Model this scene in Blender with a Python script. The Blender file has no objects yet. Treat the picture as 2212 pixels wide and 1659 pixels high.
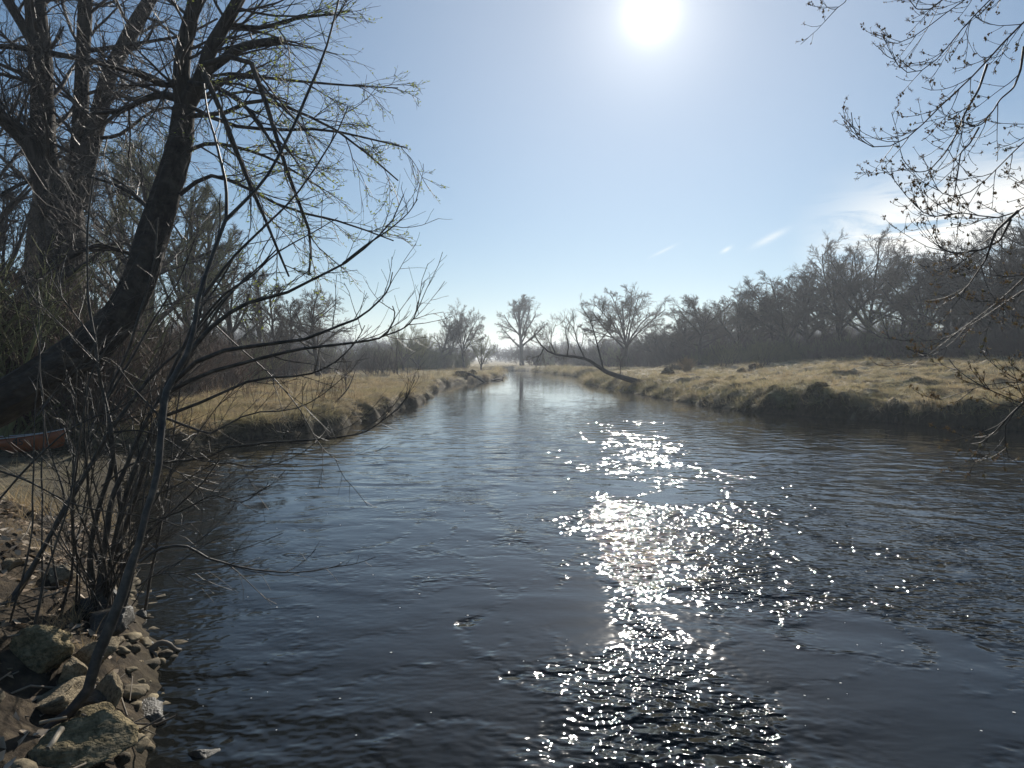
import bpy, math, random
import numpy as np
from mathutils import Vector, Euler

# ------------------------------------------------------------------ camera, sky, sun, exposure
SC = bpy.context.scene
COL = SC.collection
CAM_Z = 2.4
FPX, CX, CY, HOR = 1533.5, 1106.0, 829.5, 774.0      # focal length, centre and horizon in a 2212 x 1659 frame
PITCH = -math.atan((CY - HOR) / FPX)
cam = bpy.data.cameras.new('camera')
cam.sensor_width = 36.0
cam.lens = 18.0 * FPX / CX
cam.clip_start = 0.05
cam.clip_end = 6000
camo = bpy.data.objects.new('camera', cam)
camo.location = (0, 0, CAM_Z)
camo.rotation_euler = (math.pi / 2 + PITCH, 0, 0)
COL.objects.link(camo)
SC.camera = camo

SUN_EL, SUN_AZ = math.radians(25.1), math.radians(10.85)   # azimuth to the right of +Y
SUN_DIR = Vector((math.sin(SUN_AZ) * math.cos(SUN_EL), math.cos(SUN_AZ) * math.cos(SUN_EL), math.sin(SUN_EL)))
SC.view_settings.view_transform = 'Standard'
SC.view_settings.look = 'None'
SC.view_settings.gamma = 1
SC.view_settings.use_curve_mapping = False
SC.view_settings.exposure = 0.30

sun = bpy.data.lights.new('sun', 'SUN')
sun.energy = 5.0
sun.angle = math.radians(0.53)
sun.color = (1.0, 0.94, 0.84)
suno = bpy.data.objects.new('sun', sun)
suno.rotation_euler = (-SUN_DIR).to_track_quat('-Z', 'Y').to_euler()
suno.location = (0, 0, 40)
COL.objects.link(suno)

W = bpy.data.worlds.new('World')
SC.world = W
W.use_nodes = True
wn, wl = W.node_tree.nodes, W.node_tree.links
wn.clear()
def wnode(t, **kw):
    n = wn.new(t)
    for k, v in kw.items():
        setattr(n, k, v)
    return n
def wmath(op, a, b=None, c=None, clamp=False):
    n = wnode('ShaderNodeMath', operation=op, use_clamp=clamp)
    for i, v in enumerate((a, b, c)):
        if v is None:
            continue
        if isinstance(v, (int, float)):
            n.inputs[i].default_value = v
        else:
            wl.new(v, n.inputs[i])
    return n.outputs[0]
def wdot(vec, d):
    n = wnode('ShaderNodeVectorMath', operation='DOT_PRODUCT')
    wl.new(vec, n.inputs[0])
    n.inputs[1].default_value = d
    return n.outputs['Value']
SKY_STRENGTH = 0.093
sky = wnode('ShaderNodeTexSky', sky_type='NISHITA', sun_disc=False)
sky.sun_elevation = SUN_EL
sky.sun_rotation = SUN_AZ
sky.altitude = 1200
sky.air_density = 1.0
sky.dust_density = 0.05
sky.ozone_density = 2.0
tc = wnode('ShaderNodeTexCoord')
dirv = tc.outputs['Generated']
sd = wmath('MAXIMUM', wdot(dirv, SUN_DIR), 0.0)
# light scattered forward by the air close round the sun, and the sun's own disc
aur = wmath('ADD', wmath('MULTIPLY', wmath('POWER', sd, 20.0), 2.3), wmath('MULTIPLY', wmath('POWER', sd, 5.0), 0.7))
aur = wmath('ADD', aur, wmath('MULTIPLY', wmath('POWER', sd, 300.0), 2.8))
aur = wmath('ADD', aur, wmath('MULTIPLY', wmath('POWER', sd, 2500.0), 6.5))
mr = wnode('ShaderNodeMapRange', interpolation_type='SMOOTHSTEP')
wl.new(sd, mr.inputs['Value'])
mr.inputs['From Min'].default_value = math.cos(math.radians(1.3))
mr.inputs['From Max'].default_value = math.cos(math.radians(0.4))
aur = wmath('ADD', aur, wmath('MULTIPLY', mr.outputs[0], 60.0))
aurc = wnode('ShaderNodeMix', data_type='RGBA', blend_type='MULTIPLY')
aurc.inputs[0].default_value = 1.0
aurc.inputs[6].default_value = (1.0, 0.93, 0.82, 1)
wl.new(aur, aurc.inputs[7])
addc = wnode('ShaderNodeMix', data_type='RGBA', blend_type='ADD')
addc.inputs[0].default_value = 1.0
gam = wnode('ShaderNodeGamma')
gam.inputs['Gamma'].default_value = 0.80
wl.new(sky.outputs[0], gam.inputs[0])
hsv = wnode('ShaderNodeHueSaturation')
hsv.inputs['Saturation'].default_value = 1.2
hsv.inputs['Hue'].default_value = 0.497
wl.new(gam.outputs[0], hsv.inputs['Color'])
wl.new(hsv.outputs[0], addc.inputs[6])
wl.new(aurc.outputs[2], addc.inputs[7])
# thin cirrus: streaks on a high flat layer, gathered low on the right-hand side of the sky
sep = wnode('ShaderNodeSeparateXYZ')
wl.new(dirv, sep.inputs[0])
zc = wmath('MAXIMUM', sep.outputs['Z'], 0.03)
px = wmath('DIVIDE', sep.outputs['X'], zc)
py = wmath('DIVIDE', sep.outputs['Y'], zc)
comb = wnode('ShaderNodeCombineXYZ')
wl.new(px, comb.inputs[0]); wl.new(py, comb.inputs[1])
mapn = wnode('ShaderNodeMapping')
mapn.inputs['Rotation'].default_value = (0, 0, math.radians(-17))
mapn.inputs['Scale'].default_value = (7, 40, 1)

cn = wnode('ShaderNodeTexNoise')
cn.inputs['Scale'].default_value = 0.9
cn.inputs['Detail'].default_value = 7
cn.inputs['Roughness'].default_value = 0.62
cn.inputs['Distortion'].default_value = 0.6
wl.new(mapn.outputs[0], cn.inputs['Vector'])
cr = wnode('ShaderNodeMapRange', interpolation_type='SMOOTHSTEP')
wl.new(cn.outputs['Fac'], cr.inputs['Value'])
cr.inputs['From Min'].default_value = 0.32
cr.inputs['From Max'].default_value = 0.56
azr = wmath('ARCTAN2', sep.outputs['X'], sep.outputs['Y'])
el = wmath('ARCSINE', sep.outputs['Z'])
def bump1(v, c, w):
    t = wmath('DIVIDE', wmath('SUBTRACT', v, c), w)
    return wmath('POWER', 2.718, wmath('MULTIPLY', wmath('MULTIPLY', t, t), -1.0))
comb2 = wnode('ShaderNodeCombineXYZ')
wl.new(azr, comb2.inputs[0]); wl.new(el, comb2.inputs[1])
wl.new(comb2.outputs[0], mapn.inputs['Vector'])
elc = wmath('ADD', wmath('MULTIPLY', azr, 0.13), 0.088)
m_az = wnode('ShaderNodeMapRange', interpolation_type='SMOOTHSTEP')
wl.new(azr, m_az.inputs['Value'])
m_az.inputs['From Min'].default_value = math.radians(20.5)
m_az.inputs['From Max'].default_value = math.radians(29)
m_az2 = wnode('ShaderNodeMapRange', interpolation_type='SMOOTHSTEP')
wl.new(azr, m_az2.inputs['Value'])
m_az2.inputs['From Min'].default_value = math.radians(75)
m_az2.inputs['From Max'].default_value = math.radians(48)
tt = wmath('DIVIDE', wmath('SUBTRACT', el, elc), 0.056)
m_el = wmath('POWER', 2.718, wmath('MULTIPLY', wmath('MULTIPLY', tt, tt), -1.0))
cmask = wmath('MULTIPLY', wmath('MULTIPLY', m_az.outputs[0], m_az2.outputs[0]), m_el)
def wisp(fx, fy, wa, we, amp):
    a0 = math.atan((fx - CX) / FPX)
    e0 = math.atan((HOR - fy) / FPX * math.cos(a0))
    return wmath('MULTIPLY', wmath('MULTIPLY', bump1(azr, a0, math.radians(wa)), bump1(wmath('SUBTRACT', el, wmath('MULTIPLY', wmath('SUBTRACT', azr, a0), 0.45)), e0, math.radians(we))), amp)
small = wmath('ADD', wmath('ADD', wisp(1660, 516, 1.0, 0.25, 0.5), wisp(1566, 541, 0.35, 0.16, 0.5)), wisp(1432, 543, 0.9, 0.12, 0.28))
cfac = wmath('ADD', wmath('MULTIPLY', cmask, cr.outputs[0]), wmath('MULTIPLY', small, cr.outputs[0]), clamp=True)
cfac = wmath('MULTIPLY', cfac, 0.95, clamp=True)
cmix = wnode('ShaderNodeMix', data_type='RGBA')
wl.new(cfac, cmix.inputs[0])
wl.new(addc.outputs[2], cmix.inputs[6])
cmix.inputs[7].default_value = (10.2, 9.9, 9.2, 1)
bg = wnode('ShaderNodeBackground')
bg.inputs['Strength'].default_value = SKY_STRENGTH
wl.new(cmix.outputs[2], bg.inputs['Color'])
wo = wnode('ShaderNodeOutputWorld')
wl.new(bg.outputs[0], wo.inputs['Surface'])
SC.cycles.max_bounces = 4
SC.cycles.diffuse_bounces = 1
SC.cycles.glossy_bounces = 2
SC.cycles.caustics_reflective = False
SC.cycles.caustics_refractive = False
SC.cycles.transmission_bounces = 3
SC.cycles.transparent_max_bounces = 8
SC.cycles.volume_bounces = 0
SC.cycles.volume_step_rate = 4
SC.cycles.use_denoising = True
SC.cycles.sample_clamp_indirect = 6

# ------------------------------------------------------------------ helpers
rng = np.random.default_rng(7)
random.seed(7)

def P(fx, fy, Y):
    """point at depth Y seen at frame point (fx, fy)"""
    r = np.array([fx - CX, CY - fy, FPX])
    c, s = math.cos(PITCH), math.sin(PITCH)
    d = np.array([r[0], r[2] * c - r[1] * s, r[2] * s + r[1] * c])
    return np.array([0, 0, CAM_Z]) + d * (Y / d[1])

def PZ(fx, fy, z):
    r = np.array([fx - CX, CY - fy, FPX])
    c, s = math.cos(PITCH), math.sin(PITCH)
    d = np.array([r[0], r[2] * c - r[1] * s, r[2] * s + r[1] * c])
    return np.array([0, 0, CAM_Z]) + d * ((z - CAM_Z) / d[2])

def _hash(ix, iy, seed):
    h = (ix.astype(np.int64) * 374761393 + iy.astype(np.int64) * 668265263 + seed * 2147483647) & 0xFFFFFFFF
    h = ((h ^ (h >> 13)) * 1274126177) & 0xFFFFFFFF
    h = h ^ (h >> 16)
    return (h & 0xFFFF) / 65535.0 * 2 - 1

def vnoise(x, y, seed=0):
    x = np.asarray(x, float); y = np.asarray(y, float)
    ix, iy = np.floor(x), np.floor(y)
    fx, fy = x - ix, y - iy
    fx = fx * fx * fx * (fx * (fx * 6 - 15) + 10); fy = fy * fy * fy * (fy * (fy * 6 - 15) + 10)
    a = _hash(ix, iy, seed); b = _hash(ix + 1, iy, seed); c = _hash(ix, iy + 1, seed); d = _hash(ix + 1, iy + 1, seed)
    return (a * (1 - fx) + b * fx) * (1 - fy) + (c * (1 - fx) + d * fx) * fy

def fbm(x, y, seed=0, oct=4, gain=0.5):
    s, a, f = 0, 1.0, 1.0
    for i in range(oct):
        s = s + a * vnoise(x * f + 17.3 * i, y * f - 9.1 * i, seed + i)
        a *= gain; f *= 2.03
    return s

def sstep(a, b, x):
    t = np.clip((x - a) / (b - a), 0, 1)
    return t * t * (3 - 2 * t)

def mesh_np(name, V, F, mat=None, smooth=True, attrs=None, uv=None):
    """V (n,3); F list of (m,3) or (m,4) arrays"""
    me = bpy.data.meshes.new(name)
    if not isinstance(F, (list, tuple)):
        F = [F]
    F = [np.asarray(f, np.int32) for f in F if len(f)]
    V = np.asarray(V, np.float32)
    me.vertices.add(len(V))
    me.vertices.foreach_set('co', V.ravel())
    nl = sum(f.size for f in F)
    npoly = sum(len(f) for f in F)
    me.loops.add(nl); me.polygons.add(npoly)
    me.loops.foreach_set('vertex_index', np.concatenate([f.ravel() for f in F]))
    starts, o = [], 0
    for f in F:
        starts.append(o + np.arange(len(f)) * f.shape[1]); o += f.size
    me.polygons.foreach_set('loop_start', np.concatenate(starts).astype(np.int32))
    if smooth:
        me.polygons.foreach_set('use_smooth', np.ones(npoly, bool))
    if attrs:
        for k, v in attrs.items():
            at = me.attributes.new(k, 'FLOAT', 'POINT')
            at.data.foreach_set('value', np.asarray(v, np.float32).ravel())
    me.update(calc_edges=True)
    if mat:
        me.materials.append(mat)
    return me

def link(name, me, parent=None, loc=None):
    o = bpy.data.objects.new(name, me)
    COL.objects.link(o)
    if parent is not None:
        o.parent = parent
    if loc is not None:
        o.location = loc
    return o

def tag(o, label=None, cat=None, group=None, kind=None):
    if label: o['label'] = label
    if cat: o['category'] = cat
    if group: o['group'] = group
    if kind: o['kind'] = kind
    return o

def thing(name, label, cat, loc=(0, 0, 0), rz=0.0, group=None, scale=None):
    o = bpy.data.objects.new(name, None)
    o.empty_display_size = 0.2
    COL.objects.link(o)
    o.location = loc
    o.rotation_euler = (0, 0, rz)
    if scale is not None:
        o.scale = scale if hasattr(scale, '__len__') else (scale,) * 3
    return tag(o, label, cat, group)

def grid_faces(nx, ny):
    i = np.arange(ny - 1)[:, None] * nx + np.arange(nx - 1)[None, :]
    return np.stack([i, i + 1, i + 1 + nx, i + nx], -1).reshape(-1, 4)

# ---- tubes and branching
def tubes(Pts, R, sides):
    """Pts (N,k,3), R (N,k) -> V, F"""
    N, k, _ = Pts.shape
    T = np.empty_like(Pts)
    T[:, 1:-1] = Pts[:, 2:] - Pts[:, :-2]
    T[:, 0] = Pts[:, 1] - Pts[:, 0]
    T[:, -1] = Pts[:, -1] - Pts[:, -2]
    T /= np.linalg.norm(T, axis=-1, keepdims=True) + 1e-9
    M = T.mean(1, keepdims=True)
    ref = np.where(np.abs(M[..., 2:3]) < 0.8, np.array([0, 0, 1.0]), np.array([1.0, 0, 0]))
    A = np.cross(T, np.broadcast_to(ref, T.shape)); A /= np.linalg.norm(A, axis=-1, keepdims=True) + 1e-9
    B = np.cross(T, A)
    th = np.arange(sides) * 2 * math.pi / sides
    V = Pts[:, :, None, :] + R[:, :, None, None] * (np.cos(th)[None, None, :, None] * A[:, :, None, :] + np.sin(th)[None, None, :, None] * B[:, :, None, :])
    base = (np.arange(N) * k * sides)[:, None, None]
    j = (np.arange(k - 1) * sides)[None, :, None]
    s = np.arange(sides)[None, None, :]
    s2 = (s + 1) % sides
    F = np.stack([base + j + s, base + j + s2, base + j + sides + s2, base + j + sides + s], -1).reshape(-1, 4)
    return V.reshape(-1, 3), F

def join(parts):
    Vs, Fs, o = [], {}, 0
    for V, F in parts:
        if len(V) == 0: continue
        Vs.append(V)
        Fs.setdefault(F.shape[1], []).append(F + o)
        o += len(V)
    return np.concatenate(Vs), [np.concatenate(f) for f in Fs.values()]

def spawn(PP, PR, n, r, t0=0.2, t1=1.0, ang=(0.7, 0.15), length=0.5, lvar=0.3, taper_len=0.5, k=4, rr=0.55, up=0.1, wig=0.12, rmin=0.003, tip=0.3, abslen=None, bias=None, env=None, fill=None):
    """children of the branches PP (N,k,3) with radii PR"""
    N, kp, _ = PP.shape
    plen = np.linalg.norm(np.diff(PP, axis=1), axis=-1).sum(1)
    if np.isscalar(n):
        idx = np.repeat(np.arange(N), n)
    else:
        idx = np.repeat(np.arange(N), n)
    M = len(idx)
    t = t0 + (t1 - t0) * r.random(M)
    if np.isscalar(n):
        t = t0 + (t1 - t0) * ((np.tile(np.arange(n), N) + r.random(M)) / n)
    f = t * (kp - 1)
    i0 = np.minimum(f.astype(int), kp - 2); ft = (f - i0)[:, None]
    pos = PP[idx, i0] * (1 - ft) + PP[idx, i0 + 1] * ft
    tan = PP[idx, i0 + 1] - PP[idx, i0]; tan /= np.linalg.norm(tan, axis=-1, keepdims=True) + 1e-9
    rad = PR[idx, i0] * (1 - ft[:, 0]) + PR[idx, i0 + 1] * ft[:, 0]
    rv = r.normal(size=(M, 3))
    if bias is not None:
        rv = rv + np.asarray(bias)
    perp = np.cross(tan, np.cross(rv, tan)); perp /= np.linalg.norm(perp, axis=-1, keepdims=True) + 1e-9
    a = r.normal(ang[0], ang[1], M)[:, None]
    d = tan * np.cos(a) + perp * np.sin(a)
    if abslen is not None:
        L = abslen * (1 - taper_len * t) * (1 + lvar * r.normal(size=M))
    else:
        L = plen[idx] * length * (1 - taper_len * t) * (1 + lvar * r.normal(size=M))
    if env is not None:
        # stop at the rounded outline of the crown
        c0, rx, rz = env
        q = (pos - np.array([0, 0, c0])) / np.array([rx, rx, rz]); e = d / np.array([rx, rx, rz])
        A_ = (e * e).sum(1); B_ = (q * e).sum(1); C_ = (q * q).sum(1) - 1
        dist = (-B_ + np.sqrt(np.maximum(B_ * B_ - A_ * C_, 0))) / A_
        dist = np.where(C_ > 0, 0.04, dist) * (0.88 + 0.2 * r.random(M))
        L = dist * fill if fill else np.minimum(L, np.maximum(dist, 0.03))
    L = np.clip(L, 0.02, None)
    C = np.empty((M, k, 3)); C[:, 0] = pos
    for j in range(1, k):
        d = d + r.normal(size=(M, 3)) * wig + np.array([0, 0, up])
        d /= np.linalg.norm(d, axis=-1, keepdims=True)
        C[:, j] = C[:, j - 1] + d * (L / (k - 1))[:, None]
    r0 = np.maximum(rad * rr, rmin)
    CR = r0[:, None] * (1 - (1 - tip) * np.linspace(0, 1, k)[None, :])
    CR = np.maximum(CR, rmin * 0.6)
    return C, CR

def resample(pts, k):
    """smooth polyline (Catmull-Rom) resampled to k points"""
    p = np.asarray(pts, float)
    q = np.concatenate([[2 * p[0] - p[1]], p, [2 * p[-1] - p[-2]]])
    out = []
    n = len(p) - 1
    for u in np.linspace(0, n, k):
        i = min(int(u), n - 1); t = u - i
        p0, p1, p2, p3 = q[i], q[i + 1], q[i + 2], q[i + 3]
        out.append(0.5 * (2 * p1 + (p2 - p0) * t + (2 * p0 - 5 * p1 + 4 * p2 - p3) * t * t + (3 * p1 - p0 - 3 * p2 + p3) * t ** 3))
    return np.array(out)

# ------------------------------------------------------------------ materials
def new_mat(name):
    m = bpy.data.materials.new(name)
    m.use_nodes = True
    nt = m.node_tree
    nt.nodes.clear()
    return m, nt.nodes, nt.links

def noise_mat(name, cols, scale=5.0, detail=5, rough=0.85, bump=0.3, bscale=None, bdist=0.02, stretch=None, spec=0.3, translucent=0.0, coord='Object', per_object=0.0, pos=(0.3, 0.7), randcol=0.0):
    m, n, l = new_mat(name)
    out = n.new('ShaderNodeOutputMaterial')
    b = n.new('ShaderNodeBsdfPrincipled')
    b.inputs['Roughness'].default_value = rough
    b.inputs['Specular IOR Level'].default_value = spec
    tcn = n.new('ShaderNodeTexCoord')
    mp = n.new('ShaderNodeMapping')
    if stretch: mp.inputs['Scale'].default_value = stretch
    if coord == 'World':
        g = n.new('ShaderNodeNewGeometry')
        l.new(g.outputs['Position'], mp.inputs['Vector'])
    else:
        l.new(tcn.outputs[coord], mp.inputs['Vector'])
    nz = n.new('ShaderNodeTexNoise')
    nz.inputs['Scale'].default_value = scale
    nz.inputs['Detail'].default_value = detail
    nz.inputs['Roughness'].default_value = 0.6
    l.new(mp.outputs[0], nz.inputs['Vector'])
    rp = n.new('ShaderNodeValToRGB')
    e = rp.color_ramp.elements
    while len(e) < len(cols): e.new(0.5)
    for i, c in enumerate(cols):
        e[i].position = pos[0] + (pos[1] - pos[0]) * i / max(1, len(cols) - 1)
        e[i].color = (*c, 1)
    l.new(nz.outputs['Fac'], rp.inputs['Fac'])
    col = rp.outputs['Color']
    if randcol > 0:
        oi = n.new('ShaderNodeObjectInfo')
        mrn = n.new('ShaderNodeMapRange')
        mrn.inputs['To Min'].default_value = 1 - randcol; mrn.inputs['To Max'].default_value = 1 + randcol
        l.new(oi.outputs['Random'], mrn.inputs['Value'])
        mx = n.new('ShaderNodeMix'); mx.data_type = 'RGBA'; mx.blend_type = 'MULTIPLY'; mx.inputs[0].default_value = 1
        l.new(col, mx.inputs[6]); l.new(mrn.outputs[0], mx.inputs[7])
        col = mx.outputs[2]
    l.new(col, b.inputs['Base Color'])
    if bump > 0:
        bz = n.new('ShaderNodeTexNoise')
        bz.inputs['Scale'].default_value = bscale or scale * 3
        bz.inputs['Detail'].default_value = 6
        l.new(mp.outputs[0], bz.inputs['Vector'])
        bp = n.new('ShaderNodeBump')
        bp.inputs['Strength'].default_value = bump
        bp.inputs['Distance'].default_value = bdist
        l.new(bz.outputs['Fac'], bp.inputs['Height'])
        l.new(bp.outputs[0], b.inputs['Normal'])
    sh = b.outputs[0]
    if translucent > 0:
        tr = n.new('ShaderNodeBsdfTranslucent')
        l.new(col, tr.inputs['Color'])
        ms = n.new('ShaderNodeMixShader')
        ms.inputs[0].default_value = translucent
        l.new(sh, ms.inputs[1]); l.new(tr.outputs[0], ms.inputs[2])
        sh = ms.outputs[0]
    l.new(sh, out.inputs['Surface'])
    return m

M_bark = noise_mat('bark', [(0.018, 0.014, 0.011), (0.045, 0.037, 0.029), (0.085, 0.070, 0.056)], scale=6, bump=1.0, bscale=14, bdist=0.05, stretch=(1, 1, 0.25), rough=0.9)
M_bark_lean = noise_mat('furrowed_bark', [(0.014, 0.011, 0.009), (0.038, 0.031, 0.025), (0.075, 0.062, 0.050)], scale=7, bump=1.0, bscale=12, bdist=0.08, stretch=(0.3, 1, 0.6), rough=0.9)
M_twig = noise_mat('twig_bark', [(0.040, 0.031, 0.025), (0.085, 0.068, 0.055)], scale=20, bump=0.2, rough=0.6, spec=0.4)
M_stem = noise_mat('sapling_bark', [(0.020, 0.015, 0.011), (0.048, 0.038, 0.028), (0.105, 0.086, 0.064)], scale=14, bump=0.25, bscale=60, bdist=0.004, rough=0.55, spec=0.45)
M_wood_far = noise_mat('far_bark', [(0.05, 0.042, 0.034), (0.10, 0.085, 0.07)], scale=3, bump=0, rough=0.9, randcol=0.25)
M_crown_far = noise_mat('far_twigs', [(0.075, 0.058, 0.043), (0.14, 0.112, 0.082)], scale=2, bump=0, rough=0.85, randcol=0.25)
M_crown_green = noise_mat('budding_twigs', [(0.15, 0.155, 0.07), (0.24, 0.24, 0.11)], scale=2, bump=0, rough=0.8, randcol=0.2, translucent=0.2)
M_crown_red = noise_mat('reddish_brush_twigs', [(0.085, 0.055, 0.042), (0.14, 0.095, 0.07)], scale=2, bump=0, rough=0.85, randcol=0.2)
M_leaf = noise_mat('young_leaf', [(0.22, 0.27, 0.05), (0.36, 0.40, 0.10)], scale=9, bump=0, rough=0.6, translucent=0.5)
M_bud = noise_mat('maple_flower', [(0.26, 0.15, 0.07), (0.42, 0.28, 0.13), (0.34, 0.33, 0.12)], scale=18, bump=0, rough=0.7, translucent=0.45)
M_grass = noise_mat('dry_grass', [(0.35, 0.265, 0.15), (0.54, 0.43, 0.26), (0.37, 0.315, 0.165), (0.59, 0.485, 0.31)], scale=0.55, detail=4, bump=0, rough=0.75, translucent=0.38, coord='World', randcol=0.35, pos=(0.3, 0.72))
M_grass_green = noise_mat('green_bank_grass', [(0.14, 0.15, 0.045), (0.26, 0.22, 0.095), (0.12, 0.15, 0.04)], scale=0.8, detail=4, bump=0, rough=0.75, translucent=0.3, coord='World', randcol=0.3)
M_straw = noise_mat('straw', [(0.34, 0.25, 0.135), (0.48, 0.37, 0.22)], scale=3, bump=0, rough=0.75, translucent=0.35, coord='World', randcol=0.25)
M_litter = noise_mat('dead_leaf', [(0.20, 0.13, 0.075), (0.42, 0.32, 0.22), (0.62, 0.53, 0.42)], scale=2.3, bump=0, rough=0.7, translucent=0.15, coord='World', pos=(0.35, 0.65))
M_rock = noise_mat('limestone', [(0.10, 0.078, 0.048), (0.28, 0.222, 0.14), (0.43, 0.35, 0.235)], scale=6, detail=8, bump=0.9, bscale=16, bdist=0.035, rough=0.9)
M_rock_moss = noise_mat('mossy_limestone', [(0.07, 0.06, 0.03), (0.22, 0.175, 0.095), (0.40, 0.315, 0.185)], scale=5, detail=9, bump=1.0, bscale=9, bdist=0.05, rough=0.95)
M_rock_wet = noise_mat('wet_stone', [(0.035, 0.03, 0.024), (0.085, 0.072, 0.05)], scale=6, detail=8, bump=0.7, bscale=18, bdist=0.02, rough=0.45, spec=0.5)
M_rubble = noise_mat('rubble_stone', [(0.045, 0.036, 0.024), (0.15, 0.12, 0.075), (0.30, 0.245, 0.15)], scale=3.5, detail=8, bump=0.8, bscale=24, bdist=0.02, rough=0.9, pos=(0.35, 0.68))
M_drift = noise_mat('driftwood', [(0.10, 0.08, 0.06), (0.26, 0.22, 0.17)], scale=8, bump=0.5, bscale=30, bdist=0.01, stretch=(0.2, 1, 1), rough=0.8)
M_pale = noise_mat('peeled_wood', [(0.34, 0.27, 0.18), (0.48, 0.40, 0.29)], scale=10, bump=0.2, rough=0.6)
M_mudclod = noise_mat('root_clod', [(0.05, 0.04, 0.026), (0.17, 0.135, 0.085)], scale=5, bump=1.0, bscale=14, bdist=0.08, rough=0.95)
M_foam = noise_mat('foam', [(0.75, 0.74, 0.70), (0.82, 0.81, 0.78)], scale=40, bump=0, rough=0.5)

# ------------------------------------------------------------------ the river and its banks
SHORE_NEAR = [(60, -4), (30, -1.5), (14, 1.3), (9, 1.9), (4, 1.7), (0.5, 1.6), (-1.2, 2.5), (-1.85, 3.5), (-2.1, 4.2), (-2.6, 5.1), (-3.15, 6.1), (-3.8, 7.4), (-4.9, 9.2), (-6.0, 11.2), (-7.4, 13.6), (-8.6, 16.2), (-8.9, 17.6), (-8.5, 18.8), (-7.9, 20.5), (-6.9, 22.6), (-5.8, 25.2), (-5.5, 28.6), (-5.45, 33), (-5.1, 36.4), (-5.0, 43.8), (-5.7, 53), (-5.7, 63), (-4.9, 68.6), (-2.9, 75.6), (-1.4, 88), (-1.2, 101), (-2.6, 114), (-9, 127), (-30, 140), (-110, 158)]
SHORE_FAR = [(-110, 172), (-40, 156), (-10, 144), (0.5, 137), (3, 131), (5.6, 119), (7.3, 107), (8.7, 92), (11.5, 86), (11.0, 80), (7.2, 75.6), (7.1, 66.5), (8.0, 55.5), (8.6, 47.5), (9.3, 41.6), (9.7, 36.4), (10.6, 32.8), (11.8, 30.4), (13.2, 28.2), (14.6, 26.2), (15.8, 24.5), (16.9, 23.2), (22, 20.5), (32, 17), (60, 12)]
RIV = np.array(SHORE_NEAR + SHORE_FAR, float)

def river_d(x, y):
    """signed distance to the shoreline, positive on land"""
    x = np.asarray(x, float); y = np.asarray(y, float)
    best = np.full(x.shape, 1e9); inside = np.zeros(x.shape, bool)
    n = len(RIV)
    for i in range(n):
        a = RIV[i]; b = RIV[(i + 1) % n]
        ab = b - a; L2 = ab @ ab
        t = np.clip(((x - a[0]) * ab[0] + (y - a[1]) * ab[1]) / L2, 0, 1)
        dd = (x - a[0] - t * ab[0]) ** 2 + (y - a[1] - t * ab[1]) ** 2
        best = np.minimum(best, dd)
        cond = (a[1] > y) != (b[1] > y)
        with np.errstate(divide='ignore', invalid='ignore'):
            xi = (b[0] - a[0]) * (y - a[1]) / (b[1] - a[1] + 1e-12) + a[0]
        inside ^= cond & (x < xi)
    d = np.sqrt(best)
    return np.where(inside, -d, d)

def zones(x, y):
    near = sstep(10.5, 8.5, y) * sstep(-1.0, -1.6, x)          # rocky bank below the saplings
    cam_b = sstep(3.5, 2.5, y) * sstep(-1.8, -1.0, x)           # bank the viewer stands on
    mud = sstep(8.2, 9.6, y) * sstep(18.6, 17.6, y) * sstep(-3.5, -4.5, x)
    right = sstep(-0.5, 0.5, x - np.interp(y, [0, 20, 60, 100, 130, 160], [0, 3, 1.5, 4, 1, -60]))
    right = right * (1 - cam_b) * (1 - near)
    return near, cam_b, mud, right

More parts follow.
